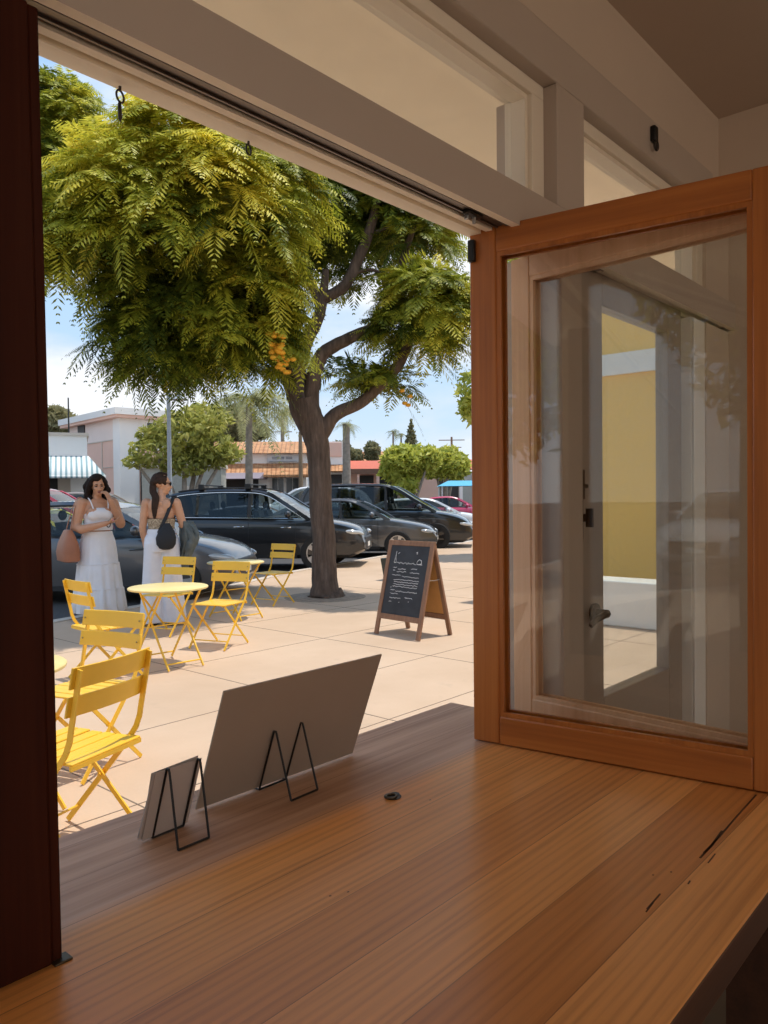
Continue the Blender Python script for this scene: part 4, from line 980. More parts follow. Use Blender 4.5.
for z, hx, hy, ox in ((.062, .03, .10, .0), (.055, .065, .13, .005), (-.02, .088, .15, .02), (-.12, .098, .16, .035), (-.20, .085, .15, .04), (-.30, .075, .12, .0), (-.42, .062, .10, -.03), (-.50, .045, .085, -.045)):
    rr.append([V((ox + hx * math.cos(a) * (1 + .16 * math.sin(5 * a + 9 * z)), hy * math.sin(a) * (1 + .12 * math.sin(7 * a - 6 * z)), z + .012 * math.sin(3 * a))) for a in np.linspace(0, 2 * PI, 45)[:-1]])
b.rings(rr); b.build('cloth', M['denim'], jk)
b = MB()
for dx, dy, z0, z1 in ((.11, -.05, .02, -.24), (.06, -.12, .0, -.33)):
    b.tube(spline([V((dx - .05, dy, z0)), V((dx + .02, dy - .015, (z0 + z1) / 2 + .05)), V((dx, dy - .01, (z0 + z1) / 2 - .04)), V((dx - .03, dy, z1))], 5), [.03] * 8 + [.045] * 5 + [.03] * 3, 9)
b.build('sleeve', M['denim'], jk)
# ================================================================== FOLIAGE
def mesh_np(name, verts, faces, tint, mat, parent):
    me = bpy.data.meshes.new(name); nv, nf = len(verts), len(faces); k = faces.shape[1]
    me.vertices.add(nv); me.vertices.foreach_set('co', verts.astype(np.float32).ravel())
    me.loops.add(nf * k); me.loops.foreach_set('vertex_index', faces.astype(np.int32).ravel())
    me.polygons.add(nf); me.polygons.foreach_set('loop_start', np.arange(0, nf * k, k, dtype=np.int32)); me.polygons.foreach_set('loop_total', np.full(nf, k, np.int32))
    a = me.attributes.new('tint', 'FLOAT', 'POINT'); a.data.foreach_set('value', tint.astype(np.float32))
    me.materials.append(mat); me.update(calc_edges=True); me.validate()
    o = bpy.data.objects.new(name, me); link(o, parent); return o
def norm(a): return a / (np.linalg.norm(a, axis=-1, keepdims=True) + 1e-9)
def fronds(origin, direc, length, droop, tint, npairs=10, pin=.26, pw=.055):
    """fern-like compound leaves: pairs of narrow leaflets along a drooping rib"""
    N = len(origin); K = npairs; tt = (np.arange(K) + 1.2) / (K + .6)
    d = norm(direc); up = np.array([0, 0, 1.]); side = norm(np.cross(d, up) + rng.normal(0, .12, (N, 3)))
    def pos(t):   # N,K,3
        return origin[:, None] + d[:, None] * (length[:, None, None] * t[None, :, None]) - up * (droop * length)[:, None, None] * (t ** 2)[None, :, None]
    P = pos(tt); tang = norm(d[:, None] - up * (2 * droop)[:, None, None] * tt[None, :, None]); nrm_ = norm(np.cross(side[:, None].repeat(K, 1), tang))
    env = np.sin(np.clip(tt * 1.0 + .12, 0, 1) * PI) ** .7 * .9 + .25
    out = []
    for s in (-1, 1):
        pd = norm(side[:, None] * s * .85 + tang * .62 - np.array([0, 0, .35]) + rng.normal(0, .10, P.shape)); L = (length[:, None] * pin * env[None, :])[..., None] * 1.25
        wv = norm(np.cross(pd, nrm_)) * (length[:, None, None] * pw)
        a = P; b1 = P + pd * L * .45 + wv; c = P + pd * L; b2 = P + pd * L * .45 - wv
        out.append(np.stack([a, b1, c, b2], 2))
    Vt = np.stack(out, 1).reshape(-1, 3); F_ = np.arange(len(Vt)).reshape(-1, 4)
    T_ = np.repeat(tint, 2 * K * 4) + np.repeat(rng.normal(0, .05, N * 2 * K), 4)
    return Vt, F_, np.clip(T_, 0, 1)
def rosettes(clumps, n, per, size, tint_c, up_bias=.25, shell=.55):
    """leaf tufts at the twig ends of ellipsoid clumps: (centre, (rx, ry, rz), weight, tint shift)"""
    O, D, Ln, Dr, Ti = [], [], [], [], []
    wt = np.array([c[1][0] * c[1][1] + c[1][0] * c[1][2] for c in clumps]) * np.array([c[2] for c in clumps]); wt = wt / wt.sum(); cnt = rng.multinomial(n, wt)
    for (c, r, _, ts), m in zip(clumps, cnt):
        u = norm(rng.normal(size=(m, 3))); u[:, 2] = np.where(u[:, 2] < -.3, -u[:, 2] * .6, u[:, 2]); u = norm(u)
        rad = shell + (1 - shell) * rng.random((m, 1)) ** .6; o = np.array(c) + u * rad * np.array(r)
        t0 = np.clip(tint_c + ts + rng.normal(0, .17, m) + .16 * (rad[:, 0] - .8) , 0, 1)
        for k in range(per):
            a = rng.random(m) * 2 * PI; ring = np.stack([np.cos(a), np.sin(a), rng.normal(.05, .35, m)], 1)
            D.append(norm(u * .9 + ring * .85 + np.array([0, 0, up_bias]))); O.append(o + rng.normal(0, .04, o.shape)); Ln.append(size * rng.uniform(.7, 1.25, m)); Dr.append(rng.uniform(.35, .95, m)); Ti.append(np.clip(t0 + rng.normal(0, .07, m), 0, 1))
    return [np.concatenate(x) for x in (O, D, Ln, Dr, Ti)]
def cloud(clumps, n, size, tint_c, spread=.2, shell=.5):
    O, Ti = [], []
    wt = np.array([c[1][0] * c[1][2] for c in clumps]); cnt = rng.multinomial(n, wt / wt.sum())
    for (c, r, _, ts), m in zip(clumps, cnt):
        u = norm(rng.normal(size=(m, 3))); lump = 1 + .16 * np.sin(u[:, :1] * 9 + c[0]) * np.sin(u[:, 1:2] * 8 + c[1]) * np.cos(u[:, 2:3] * 7)
        O.append(np.array(c) + u * (shell + (1 - shell) * rng.random((m, 1)) ** .5) * np.array(r) * lump); Ti.append(np.clip(tint_c + ts + rng.normal(0, spread, m), 0, 1))
    O = np.concatenate(O); Ti = np.concatenate(Ti); N = len(O)
    a = norm(rng.normal(size=(N, 3))); b_ = norm(np.cross(a, rng.normal(size=(N, 3)))); L = size * rng.uniform(.6, 1.3, (N, 1))
    Vt = np.stack([O - a * L, O + b_ * L * .42, O + a * L, O - b_ * L * .42], 1).reshape(-1, 3)
    return Vt, np.arange(4 * N).reshape(-1, 4), np.repeat(Ti, 4)

# ---- the big tree on the pavement
gt = ground(325, 597); TD = gt.dot(FW)
def tp(px, py, dd=0.0): return at(px, py, TD + dd) - V((gt.x, gt.y, 0))
tree = thing('street_tree', 'large leafy tree with a grooved brown trunk growing from the pavement', 'tree', (gt.x, gt.y, 0), 0)
b = MB()
def branch(pts, r, n=12):
    p = spline([tp(*q) for q in pts], 5); m = len(p); rs = [interp([(i / (len(r) - 1), v) for i, v in enumerate(r)], k / (m - 1)) for k in range(m)]
    p = [q + V((random.uniform(-1, 1), random.uniform(-1, 1), 0)) * rs[i] * .07 for i, q in enumerate(p)]
    b.tube(p, rs, n)
branch([(326, 600), (325, 585), (323, 540), (320, 490), (318, 450), (312, 425), (303, 400)], [.30, .20, .175, .17, .175, .20, .22], 18)
for a_ in range(6): b.cap(tp(326, 590) + V((math.cos(a_) * .08, math.sin(a_) * .08, -.02)), tp(326, 600) + V((math.cos(a_ * 1.05) * .26, math.sin(a_ * 1.05) * .26, -.02)), .10, .05, 8)
branch([(312, 430), (300, 405), (297, 380), (305, 345), (318, 318), (322, 300), (326, 270)], [.19, .17, .13, .105, .09, .08, .05])
branch([(308, 425), (296, 395), (284, 372), (262, 350), (230, 330), (190, 310), (140, 300)], [.16, .15, .11, .085, .07, .05, .03])
branch([(310, 415), (312, 385), (322, 355), (350, 338), (375, 326), (388, 305), (384, 280)], [.14, .125, .105, .09, .08, .07, .04])
branch([(318, 440), (335, 415), (360, 403), (380, 385), (398, 365), (408, 345), (412, 330)], [.12, .105, .09, .085, .08, .07, .05])
branch([(322, 300), (345, 285), (360, 255), (368, 235), (376, 205), (380, 170)], [.085, .085, .085, .08, .06, .04])
branch([(388, 300), (398, 280), (404, 255), (412, 232), (420, 205)], [.07, .06, .055, .045, .03])
branch([(320, 305), (305, 270), (280, 235, -.5), (250, 200, -1.0), (220, 170, -1.4)], [.08, .07, .055, .04, .025])
branch([(300, 380), (275, 340, -.4), (240, 290, -.8), (190, 250, -1.2), (130, 220, -1.6)], [.10, .085, .065, .05, .03])
branch([(320, 310), (312, 290, .3), (306, 265, .5)], [.05, .04, .03], 8)
branch([(376, 232), (392, 226), (405, 218)], [.03, .02, .012], 8); branch([(350, 275), (372, 270), (396, 282)], [.03, .025, .015], 8)
branch([(230, 330), (205, 345, -.4), (180, 372, -.6)], [.05, .035, .02], 8); branch([(190, 250, -1.2), (150, 265, -1.5), (110, 262, -1.8), (75, 255, -2)], [.04, .03, .02, .012], 8)
b.build('trunk', M['bark'], tree, smooth=70)
PXM = TD / FOC
CL = []
def cl(px, py, dd, rx, ry, wt=1, ts=0.0, rd=None):
    c = tp(px, py, dd); k = (TD + dd) / FOC; CL.append(((c.x, c.y, c.z), (rx * k * .9, rx * k * .9 if rd is None else rd, ry * k), wt, ts))
# sun and shade put into the leaf tint: light dome at the upper left, hanging masses below it, darker crown over the trunk, right-hand sprays
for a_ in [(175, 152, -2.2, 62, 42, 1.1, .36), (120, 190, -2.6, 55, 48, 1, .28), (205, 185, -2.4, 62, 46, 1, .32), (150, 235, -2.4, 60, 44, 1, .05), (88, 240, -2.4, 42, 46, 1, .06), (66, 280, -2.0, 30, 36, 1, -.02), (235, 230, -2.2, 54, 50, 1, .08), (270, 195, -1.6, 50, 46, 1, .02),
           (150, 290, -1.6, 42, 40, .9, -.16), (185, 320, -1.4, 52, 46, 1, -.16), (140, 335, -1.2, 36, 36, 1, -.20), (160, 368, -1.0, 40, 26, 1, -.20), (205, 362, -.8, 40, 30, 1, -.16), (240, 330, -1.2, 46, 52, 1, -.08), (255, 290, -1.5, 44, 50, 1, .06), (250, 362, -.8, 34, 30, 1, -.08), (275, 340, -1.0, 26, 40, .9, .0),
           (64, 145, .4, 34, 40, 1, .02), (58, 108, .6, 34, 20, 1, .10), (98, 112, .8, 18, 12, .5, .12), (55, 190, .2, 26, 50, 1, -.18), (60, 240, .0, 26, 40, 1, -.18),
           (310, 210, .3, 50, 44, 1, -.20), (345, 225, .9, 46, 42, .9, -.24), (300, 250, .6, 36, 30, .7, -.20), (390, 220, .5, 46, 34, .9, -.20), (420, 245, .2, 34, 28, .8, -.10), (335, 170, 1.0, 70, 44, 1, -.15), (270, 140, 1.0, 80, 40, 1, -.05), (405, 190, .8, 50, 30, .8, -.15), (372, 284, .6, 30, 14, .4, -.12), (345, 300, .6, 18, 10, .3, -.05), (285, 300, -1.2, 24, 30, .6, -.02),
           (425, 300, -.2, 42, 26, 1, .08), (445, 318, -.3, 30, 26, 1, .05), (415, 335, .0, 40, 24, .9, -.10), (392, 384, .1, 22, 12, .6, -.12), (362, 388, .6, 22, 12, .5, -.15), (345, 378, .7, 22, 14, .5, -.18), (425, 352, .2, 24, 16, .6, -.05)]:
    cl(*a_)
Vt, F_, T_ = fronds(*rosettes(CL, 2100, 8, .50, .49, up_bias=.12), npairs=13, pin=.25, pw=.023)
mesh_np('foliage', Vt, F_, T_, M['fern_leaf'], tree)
b = MB(); r_ = random.Random(4)
for px, py, dd, n_ in ((276, 352, -1.7, 16), (285, 365, -1.6, 10), (276, 340, -1.7, 8), (132, 112, -2.2, 8), (240, 130, -2.2, 4), (402, 398, -.2, 4)):
    for i in range(n_):
        b.ell(tp(px + r_.uniform(-8, 8), py + r_.uniform(-9, 9), dd + r_.uniform(-.1, .1)), .045, .045, .03, n=7, m=5)
b.build('blossom', M['flower'], tree)
o = MB().lathe([(.001, 0), (.62, 0), (.60, .006), (.001, .03)], 28, (gt.x, gt.y, .0)).build('ground_tree_pit', M['soil']); structure(o)

def small_tree(name, label, base, clumps, trunk, mat, n, size, tint, group=None, bark='palm_bark', shell=.45):
    e = thing(name, label, 'tree', base, 0, group); base = V(base)
    C2 = [((V(c) - base)[:], r, w_, ts) for c, r, w_, ts in clumps]
    b = MB()
    for pts, r in trunk: b.tube(spline([V(p) - base for p in pts], 4), [r[0] + (r[1] - r[0]) * i / (4 * (len(pts) - 1)) for i in range(4 * (len(pts) - 1) + 1)], 9)
    b.build('trunk', M[bark], e)
    Vt, F_, T_ = cloud(C2, n, size, tint, shell=shell); mesh_np('foliage', Vt, F_, T_, M[mat], e); return e
def bush(name, label, depth, blobs, n, size, tint, mat, group='trees beyond the parked cars', stems=(), bark='palm_bark', shell=.45):
    """blobs: (px, py, rx px, ry px, depth offset, tint shift)"""
    cls = []
    for px, py, rx, ry, dd, ts in blobs:
        k = (depth + dd) / FOC; c = at(px, py, depth + dd); cls.append((c[:], (rx * k, rx * k, ry * k), 1, ts))
    cx = sum(c[0][0] for c in cls) / len(cls); cy = sum(c[0][1] for c in cls) / len(cls); base = V((cx, cy, ZS))
    tr_ = []
    for c, r, _, _ in cls: tr_.append(([base, base.lerp(V(c), .45) + V((0, 0, .2)), V(c)], (.16, .05)))
    if not stems: tr_ = tr_[:4]
    return small_tree(name, label, base, cls, tr_, mat, n, size, tint, group, bark, shell)
# right-hand neighbour tree, partly behind the folded leaf
e = bush('street_tree', 'light green leafy tree just right of the sunlit kerb, partly behind the folded leaf', 19, [(500, 395, 44, 34, 0, 0), (530, 350, 50, 46, .5, 0), (515, 300, 30, 50, .4, 0), (480, 410, 22, 16, -.2, .1), (545, 265, 45, 40, .5, 0), (575, 420, 50, 40, .5, 0)], 9000, .13, .45, 'bright_leaf')
bush('broadleaf_tree', 'yellow green spreading tree in front of the two-storey building, beside the lamp post', 33, [(160, 452, 30, 16, 0, 0), (135, 462, 14, 7, -.5, .1), (185, 432, 30, 24, 0, .05), (205, 420, 26, 18, 1, .1), (210, 450, 26, 20, .5, -.15), (185, 465, 24, 12, 0, -.1), (225, 455, 20, 10, .5, .0), (150, 435, 14, 10, 0, .1)], 4300, .17, .45, 'green_leaf', stems=1)
bush('broadleaf_tree', 'dull brown green trees on the slope above the tiled building', 85, [(205, 428, 24, 20, 0, 0), (235, 425, 22, 18, 2, 0), (190, 440, 30, 20, 0, -.1), (255, 432, 14, 10, 0, 0)], 5000, .45, .5, 'dry_leaf')
bush('broadleaf_tree', 'round bright green tree left of the far end of the street, before the red roof', 54, [(402, 460, 20, 15, 0, 0), (420, 462, 18, 16, 1, 0), (392, 470, 12, 12, 0, -.1), (430, 458, 12, 10, 0, .1), (405, 485, 12, 10, 0, -.1)], 5000, .32, .5, 'bright_leaf', stems=1)
bush('broadleaf_tree', 'round bright green tree farthest right beyond the minivan', 58, [(445, 464, 18, 14, 0, 0), (455, 466, 14, 14, 1, 0), (434, 468, 10, 10, 0, -.1), (447, 455, 12, 8, 0, .1)], 4500, .32, .5, 'bright_leaf', stems=1)
bush('broadleaf_tree', 'hazy trees behind the low white building at the far left', 80, [(55, 420, 16, 14, 0, 0), (70, 425, 12, 10, 0, -.1), (48, 432, 12, 14, 0, 0)], 2500, .42, .5, 'dry_leaf')
bush('broadleaf_tree', 'dark small tree above the middle of the red roof', 90, [(372, 452, 8, 10, 0, -.2), (340, 450, 12, 8, 0, -.2), (355, 456, 8, 6, 0, 0)], 1800, .4, .35, 'dry_leaf')
# a tree farther left along the kerb (met by the reflection in the folded glass)
small_tree('street_tree', 'small leafy tree far to the left along the kerb', V((-9.0, 4.2, 0)), [((-9.0, 4.2, 3.6), (1.7, 1.7, 1.5), 1, 0), ((-8.2, 4.9, 4.6), (1.5, 1.5, 1.1), 1, .1), ((-9.9, 3.9, 4.4), (1.3, 1.3, 1.0), 1, 0)], [([V((-9, 4.2, 0)), V((-8.95, 4.25, 1.6)), V((-9, 4.2, 3.4))], (.16, .07)), ([V((-8.95, 4.25, 1.6)), V((-8.5, 4.6, 3.2)), V((-8.2, 4.9, 4.4))], (.10, .04))], 'fern_leaf', 5200, .13, .4, None, 'bark')
# conifer far off
c = at(411, 445, 110); e = thing('conifer', 'distant dark pine standing above the round green trees', 'tree', (c.x, c.y, ZS), 0)
MB().tube([V((0, 0, 0)), V((0, 0, at(411, 424, 110).z))], .18, 7).build('trunk', M['palm_bark'], e)
z1 = at(411, 421, 110).z; z0 = at(411, 462, 110).z
cls = [((0, 0, z0 + (z1 - z0) * f), (1.55 * (1 - f) + .15,) * 2 + (.45,), 1, -.1) for f in np.linspace(0, 1, 9)]
Vt, F_, T_ = cloud(cls, 1600, .3, .3); mesh_np('foliage', Vt, F_, T_, M['dry_leaf'], e)
# palms
def palm(label, px, py_top, depth, lean, r0, crown, nf, tint, group='palms across the street', sz=.20):
    top = at(px, py_top, depth); base = V((top.x - lean, top.y, ZS)); e = thing('palm', label, 'palm', base, 0, group)
    t_ = top - base; b = MB(); N = 14; b.tube([V((lean * (i / N) ** 1.5, 0, t_.z * i / N)) for i in range(N + 1)], [r0 * (1.15 - .35 * i / N) * (1 + .05 * (i % 2)) for i in range(N + 1)], 10); b.build('trunk', M['palm_bark'], e)
    a = rng.random(nf) * 2 * PI; el = rng.uniform(-.35, 1.0, nf); D = np.stack([np.cos(a), np.sin(a), el], 1); O = np.tile(np.array(t_), (nf, 1))
    Vt, F_, T_ = fronds(O, D, crown * rng.uniform(.8, 1.15, nf), rng.uniform(.45, .95, nf), np.clip(tint + rng.normal(0, .15, nf), 0, 1), npairs=24, pin=.17, pw=.011); mesh_np('fronds', Vt, F_, T_, M['palm_leaf'], e)
palm('tall palm with drooping fronds left of the big trunk', 249, 398, 40, .1, .19, 3.1, 46, .45)
palm('palm trunk with a small crown right of the big trunk', 346, 424, 48, .0, .26, 1.0, 24, .35)
palm('tiny distant palm, left of the pair on the skyline', 393, 432, 110, .1, .16, 1.5, 22, .2, sz=.3)
palm('tiny distant palm, right of the pair on the skyline', 401, 434, 118, .1, .16, 1.3, 20, .2, sz=.3)
palm('palm fronds behind the utility pole over the tiled roof', 282, 412, 60, .0, .15, 2.6, 26, .4)

# ================================================================== BUILDINGS
def frame(px, py0, depth, ang):
    """ground corner and axes of a building front: local x to the right along the front, y away from us"""
    p = at(px, 500, depth); return V((p.x, p.y, ZS)), R(ang)
VA = math.degrees(math.atan2(RT.y, RT.x))   # direction that runs square to the view, to the right
def zz(py, depth, px=384): return at(px, py, depth).z - ZS
def bl(name, label, px, depth, turn, group=None):
    p, a = frame(px, 0, depth, VA + turn); return thing(name, label, 'building', p, a, group)
def part(name, mat, par, boxes, bevel=0):
    b = MB()
    for q in boxes: b.box(*q)
    return b.build(name, M[mat] if isinstance(mat, str) else mat, par, bevel=bevel)
# low white shop with a striped awning, far left
k = 36 / FOC; e = bl('shop_building', 'low white shop with a blue and white striped awning at the far left', 88, 36, 22)
Hh = zz(433, 36); x0 = -7
part('wall', 'b_white', e, [(x0, 0, 0, 7, zz(458, 36), Hh), (x0, -5.6, 0, 7, 0, zz(458, 36)), (-.75, 0, 0, 7, 0, zz(458, 36)), (-5.6, -.75, 2, 7, 0, zz(458, 36))])
part('roof', 'b_beige', e, [(x0 - .08, .08, -.08, 7.1, Hh, Hh + .14)])
part('shop_window', 'b_dark', e, [(-5.6, -1.3, .9, 1.0, .5, zz(470, 36))]); part('pier', 'b_beige', e, [(-1.3, -.75, .4, .9, 0, zz(474, 36))])
aw = thing('awning', 'x', 'awning'); bpy.data.objects.remove(aw)
t = NT('awning_stripes'); sp = t.n('ShaderNodeSeparateXYZ'); tc = t.n('ShaderNodeTexCoord'); t.l(tc.outputs['Object'], sp.inputs[0])
st = t.math('GREATER_THAN', t.math('FRACT', t.math('MULTIPLY', sp.outputs[0], 4.6)), .58); cst = t.mix(st.outputs[0], (.80, .83, .82), (.25, .38, .42)); M['stripes'] = t.done(t.bsdf(cst, .7))
b = MB(); za, zb_ = zz(453, 36), zz(473, 36)
b.strip([V((x0, 0, za)), V((.05, 0, za))], [V((x0, -1.5, zb_)), V((.75, -1.5, zb_))]); b.strip([V((.05, 0, za)), V((.05, 0, za))], [V((.75, -1.5, zb_)), V((.1, 0, zb_))])
b.strip([V((x0, -1.5, zb_)), V((.75, -1.5, zb_))], [V((x0, -1.5, zb_ - .14)), V((.75, -1.5, zb_ - .14))]); o = b.build('awning', M['stripes'], e, fix=False)
sdm = o.modifiers.new('s', 'SOLIDIFY'); sdm.thickness = .03
# two-storey pink and white building: corner towards us
D2 = 44; e = bl('apartment_building', 'two-storey pale pink and white building with a flat overhanging roof', 121, D2, 42)
H2 = zz(408, D2); Hm = zz(436, D2)
part('wall', 'b_blush', e, [(0, 5, .0, 8, Hm, H2 - .25)]); part('lower_wall', 'b_pink', e, [(.03, 4.9, .03, 8, 0, Hm)]); part('corner_band', 'b_white', e, [(-.04, 1.1, -.04, .9, 0, H2 - .25)])
part('front_wall', 'b_white', e, [(1.1, 5, -.06, 0, Hm - .6, H2 - .3)]); part('ground_wall', 'b_beige', e, [(3.6, 5.0, -.08, .03, 0, zz(462, D2))])
part('roof', 'b_white', e, [(-.5, 5.5, -.55, 8.5, H2 - .25, H2 + .12)]); part('fascia', 'b_pink', e, [(-.42, 5.4, -.45, 8.4, H2 - .42, H2 - .25)])
for xx, ww in ((1.5, .8), (2.7, .9), (3.8, .9)):
    f = part('window', 'b_white', e, [(xx, xx + ww, -.14, -.05, H2 - 1.6, H2 - .55)]); part('pane', 'glass_shop', f, [(xx + .08, xx + ww / 2 - .03, -.16, -.13, H2 - 1.53, H2 - .62), (xx + ww / 2 + .03, xx + ww - .08, -.16, -.13, H2 - 1.53, H2 - .62)])
f = part('doorway', 'b_dark', e, [(1.2, 3.5, -.12, .2, 0, zz(466, D2))]); part('door_frame', 'b_green', f, [(1.2, 1.35, -.2, -.1, 0, zz(470, D2)), (3.35, 3.5, -.2, -.1, 0, zz(470, D2)), (2.2, 2.3, -.2, -.1, 0, zz(475, D2)), (1.2, 3.5, -.2, -.1, zz(476, D2), zz(475, D2))])
part('window', 'b_dark', e, [(-.06, .2, 5.2, 6.3, Hm + .5, Hm + 1.5)]); part('wall_joint', 'b_beige', e, [(-.02, .05, 2.6, 2.66, 0, Hm), (-.02, .05, .9, 2.6, Hm - 1.6, Hm - 1.56), (-.02, .05, .0, 8, Hm - .03, Hm + .03)])
# grey low wing between the two buildings
e = bl('shop_building', 'low grey green shop front behind the lamp post', 152, 40.5, 4)
hq = zz(466, 40.5); part('wall', 'b_green', e, [(-.5, 3.6, 0, 2, 0, hq)]); part('roof', 'b_beige', e, [(-.6, 3.7, -.2, 2.1, hq, hq + .25)])
part('shutter', 'b_beige', e, [(1.6, 3.2, -.06, 0, .2 + .45 * i, .5 + .45 * i) for i in range(5)])
# long tile-roofed building
D3 = 50; e = bl('shop_building', 'long white building with terracotta tiled roof and tiled awning', 205, D3, 5)
def X3(px): return (px - 205) * D3 / FOC
zr0, zr1 = zz(452, D3), zz(437, D3); zl0, zl1 = zz(474, D3), zz(462, D3); w3 = X3(306)
part('wall', 'b_white', e, [(0, w3, 0, 6, 0, zr0)])
b = MB(); b.prism([V((-.3, -.5, zr0)), V((-.3, 2.8, zr1)), V((-.3, 3.6, zr1)), V((-.3, 6.3, zr0))], (w3 + .6, 0, 0)); b.build('roof', M['tiles'], e)
b = MB(); b.prism([V((X3(222), -1.3, zl0)), V((X3(222), -.02, zl1)), V((X3(222), -.02, zl0 - .15)), V((X3(222), -1.3, zl0 - .15))], (w3 + .2 - X3(222), 0, 0)); b.build('tiled_awning', M['tiles'], e)
part('signboard', 'sign', e, [(X3(267), X3(301), -.14, -.02, zz(461, D3), zz(453, D3))])
part('sign_letters', 'sign_grey', e, [(X3(272), X3(279), -.17, -.14, zz(458, D3), zz(455.5, D3)), (X3(281), X3(284), -.17, -.14, zz(458, D3), zz(455.5, D3)), (X3(286), X3(292), -.17, -.14, zz(458, D3), zz(455.5, D3)), (X3(269), X3(297), -.17, -.14, zz(460.6, D3), zz(459.8, D3))])
for a, c in ((271, 284), (285, 299)):
    f = part('window', 'b_white', e, [(X3(a), X3(c), -.10, -.01, .2, zz(476, D3))]); part('pane', 'glass_shop', f, [(X3(a + .8), X3((a + c) / 2 - .3), -.13, -.09, .6, zz(477, D3)), (X3((a + c) / 2 + .3), X3(c - .8), -.13, -.09, .6, zz(477, D3))])
part('shop_front', 'b_dark', e, [(X3(215), X3(258), -.06, .1, 0, zz(478, D3))])
b = MB(); b.prism([V((X3(211), -2.4, zz(478, D3))), V((X3(216), -.05, zz(467, D3))), V((X3(216), -.05, zz(478, D3)))], (X3(262) - X3(211), 0, 0)); b.build('canvas_awning', M['purple'], e)
# red-roofed shops to the right of the trunk
D4 = 62; e = bl('shop_building', 'low shops with a flat red roof beyond the minivan', 306, D4, 4)
def X4(px): return (px - 306) * D4 / FOC
part('wall', 'b_white', e, [(X4(306), X4(349), 0, 8, 0, zz(441, D4))]); part('parapet', 'b_pink', e, [(X4(325), X4(342), -.1, 0, zz(456, D4), zz(442, D4))])
b = MB(); b.prism([V((X4(326), -1.2, zz(471, D4))), V((X4(326), -.02, zz(464, D4))), V((X4(326), -.02, zz(472, D4)))], (X4(349) - X4(326), 0, 0)); b.build('tiled_awning', M['tiles'], e)
part('shop_front', 'b_dark', e, [(X4(330), X4(342), -.08, 0, 0, zz(474, D4))])
part('long_wall', 'b_pink', e, [(X4(349), X4(440), .4, 8, 0, zz(468, D4))]); part('opening', 'b_dark', e, [(X4(360), X4(374), .3, .5, 0, zz(475, D4)), (X4(380), X4(398), .3, .5, 0, zz(475, D4))])
b = MB(); b.prism([V((X4(347), -1.0, zz(469, D4))), V((X4(347), 1.5, zz(459.5, D4))), V((X4(347), 8, zz(459.5, D4))), V((X4(347), 8, zz(469, D4)))], (X4(392) - X4(347), 0, 0)); b.build('roof', M['b_red'], e)
part('fascia', 'b_wood', e, [(X4(347), X4(425), -1.0, -.8, zz(474, D4), zz(469, D4))])
part('pillar', 'b_pink', e, [(X4(376), X4(379), -.9, -.6, 0, zz(474, D4)), (X4(398), X4(401), -.9, -.6, 0, zz(474, D4)), (X4(357), X4(359), -.9, -.6, 0, zz(474, D4))])
e = bl('house', 'distant house with an orange tiled roof between the green trees', 398, 88, 2)
part('wall', 'b_beige', e, [(0, 7.5, 0, 6, 0, zz(470, 88))]); b = MB(); b.prism([V((-.4, -.5, zz(470, 88))), V((-.4, 3, zz(459, 88))), V((-.4, 6.5, zz(470, 88)))], (9.3, 0, 0)); b.build('roof', M['b_red'], e)
e = bl('house', 'distant low brown house behind the palm with the small crown', 318, 95, 0)
part('wall', 'b_beige', e, [(0, 9.5, 0, 6, 0, zz(462, 95))]); b = MB(); b.prism([V((-.4, -.5, zz(462, 95))), V((-.4, 3, zz(450, 95))), V((-.4, 6.5, zz(462, 95)))], (9.9, 0, 0)); b.build('roof', M['tiles'], e)
e = bl('shop_building', 'grey green shop with white columns at the far right end of the street', 410, 72, 0)
part('wall', 'b_green', e, [(0, 14, 0, 6, 0, zz(474, 72))]); part('column', 'b_white', e, [(x, x + .3, -.3, 0, 0, zz(476, 72)) for x in (.6, 2.0, 3.2, 4.6, 6)]); part('opening', 'b_dark', e, [(2.3, 3.1, -.06, 0, 0, zz(480, 72)), (3.6, 4.5, -.06, 0, 0, zz(480, 72))])
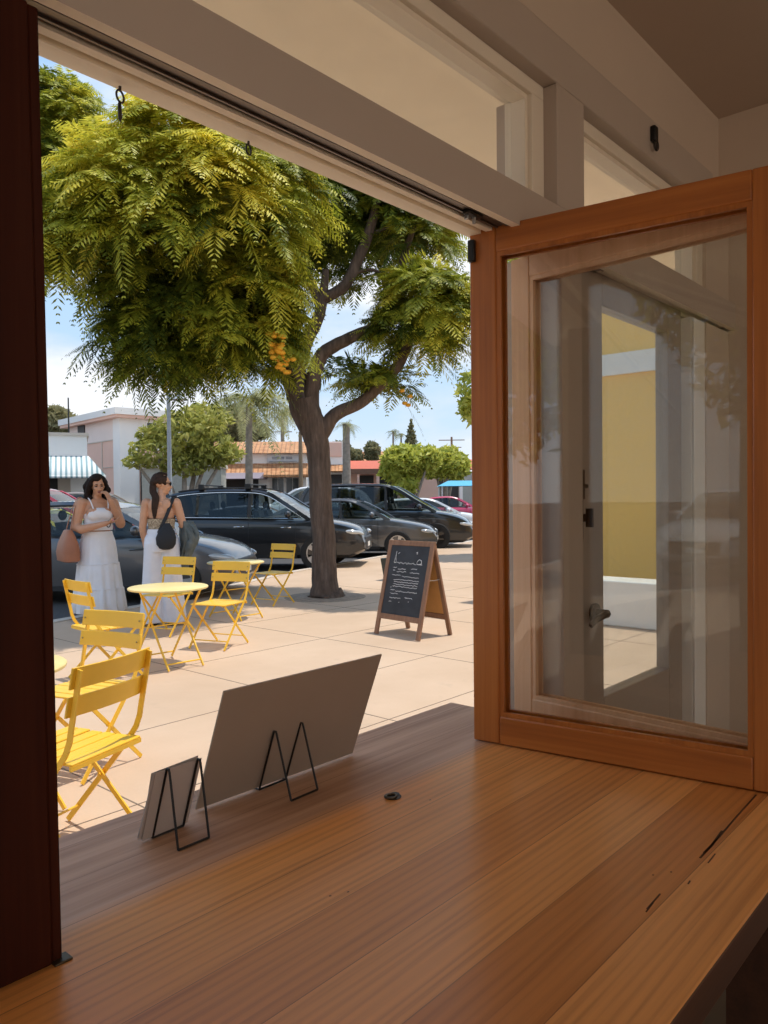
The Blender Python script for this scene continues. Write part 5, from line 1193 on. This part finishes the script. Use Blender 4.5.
# blue canopy over the crimson car
e = bl('canopy', 'blue canvas canopy at the right edge of the opening', 438, 44, 0); e['category'] = 'canopy'
b = MB(); b.prism([V((0, -1.2, zz(487, 44))), V((.6, 0, zz(481.5, 44))), V((.6, .3, zz(481.5, 44))), V((0, 1.5, zz(487, 44)))], (4, 0, 0)); b.build('canvas', M['teal'], e)
b = MB()
for x in (.15, 3.8):
    for y in (-1.1, 1.4): b.tube([V((x, y, 0)), V((x, y, zz(487, 44) + .02))], .03, 6)
b.build('leg', M['white_paint'], e)
# street lamp and poles
p = at(170, 500, 26); e = thing('street_lamp', 'grey street lamp post between the two women and the yellow green tree', 'street lamp', (p.x, p.y, ZS), math.atan2(RT.y, RT.x))
zt = at(170, 392, 26).z - ZS
b = MB(); b.tube([V((0, 0, 0)), V((0, 0, .5)), V((0, 0, .55)), V((0, 0, zt))], [.13, .13, .085, .065], 12); b.build('pole', M['concrete_pole'], e)
b = MB(); b.tube(spline([V((0, 0, zt - .1)), V((.1, 0, zt + .12)), V((.3, 0, zt + .12)), V((.38, 0, zt - .02))], 5), .03, 8); b.build('arm', M['concrete_pole'], e)
b = MB(); b.lathe([(.03, 0), (.07, -.05), (.20, -.22), (.30, -.28), (.28, -.29), (.001, -.25)], 20, (.38, 0, zt)); b.build('lamp_shade', M['concrete_pole'], e)
b = MB(); b.ell((.38, 0, zt - .27), .15, .15, .09); b.build('diffuser', M['white_paint'], e)
def upole(label, px, py, depth, r, mat, arms):
    p = at(px, 500, depth); e = thing('utility_pole', label, 'pole', (p.x, p.y, ZS), math.atan2(RT.y, RT.x)); zt = at(px, py, depth).z - ZS
    MB().tube([V((0, 0, 0)), V((0, 0, zt))], [r, r * .7], 9).build('pole', M[mat], e)
    for dz, hw_ in arms:
        b = MB(); b.bar((-hw_, 0, zt - dz), (hw_, 0, zt - dz), .1, .1); b.build('crossarm', M[mat], e)
    return e
upole('wooden utility pole at the right end of the tiled roof', 301, 432, 49, .16, 'pole_wood', [])
upole('distant utility pole with crossarms over the tiled roof', 283, 428, 95, .16, 'pole_wood', [(.5, 1.2)])
upole('distant utility pole with crossarms above the right green tree', 452, 437, 95, .18, 'pole_wood', [(.4, 1.6), (1.3, 1.2)])
upole('thin dark pole behind the low white shop', 70, 398, 44, .055, 'trim_black', [])
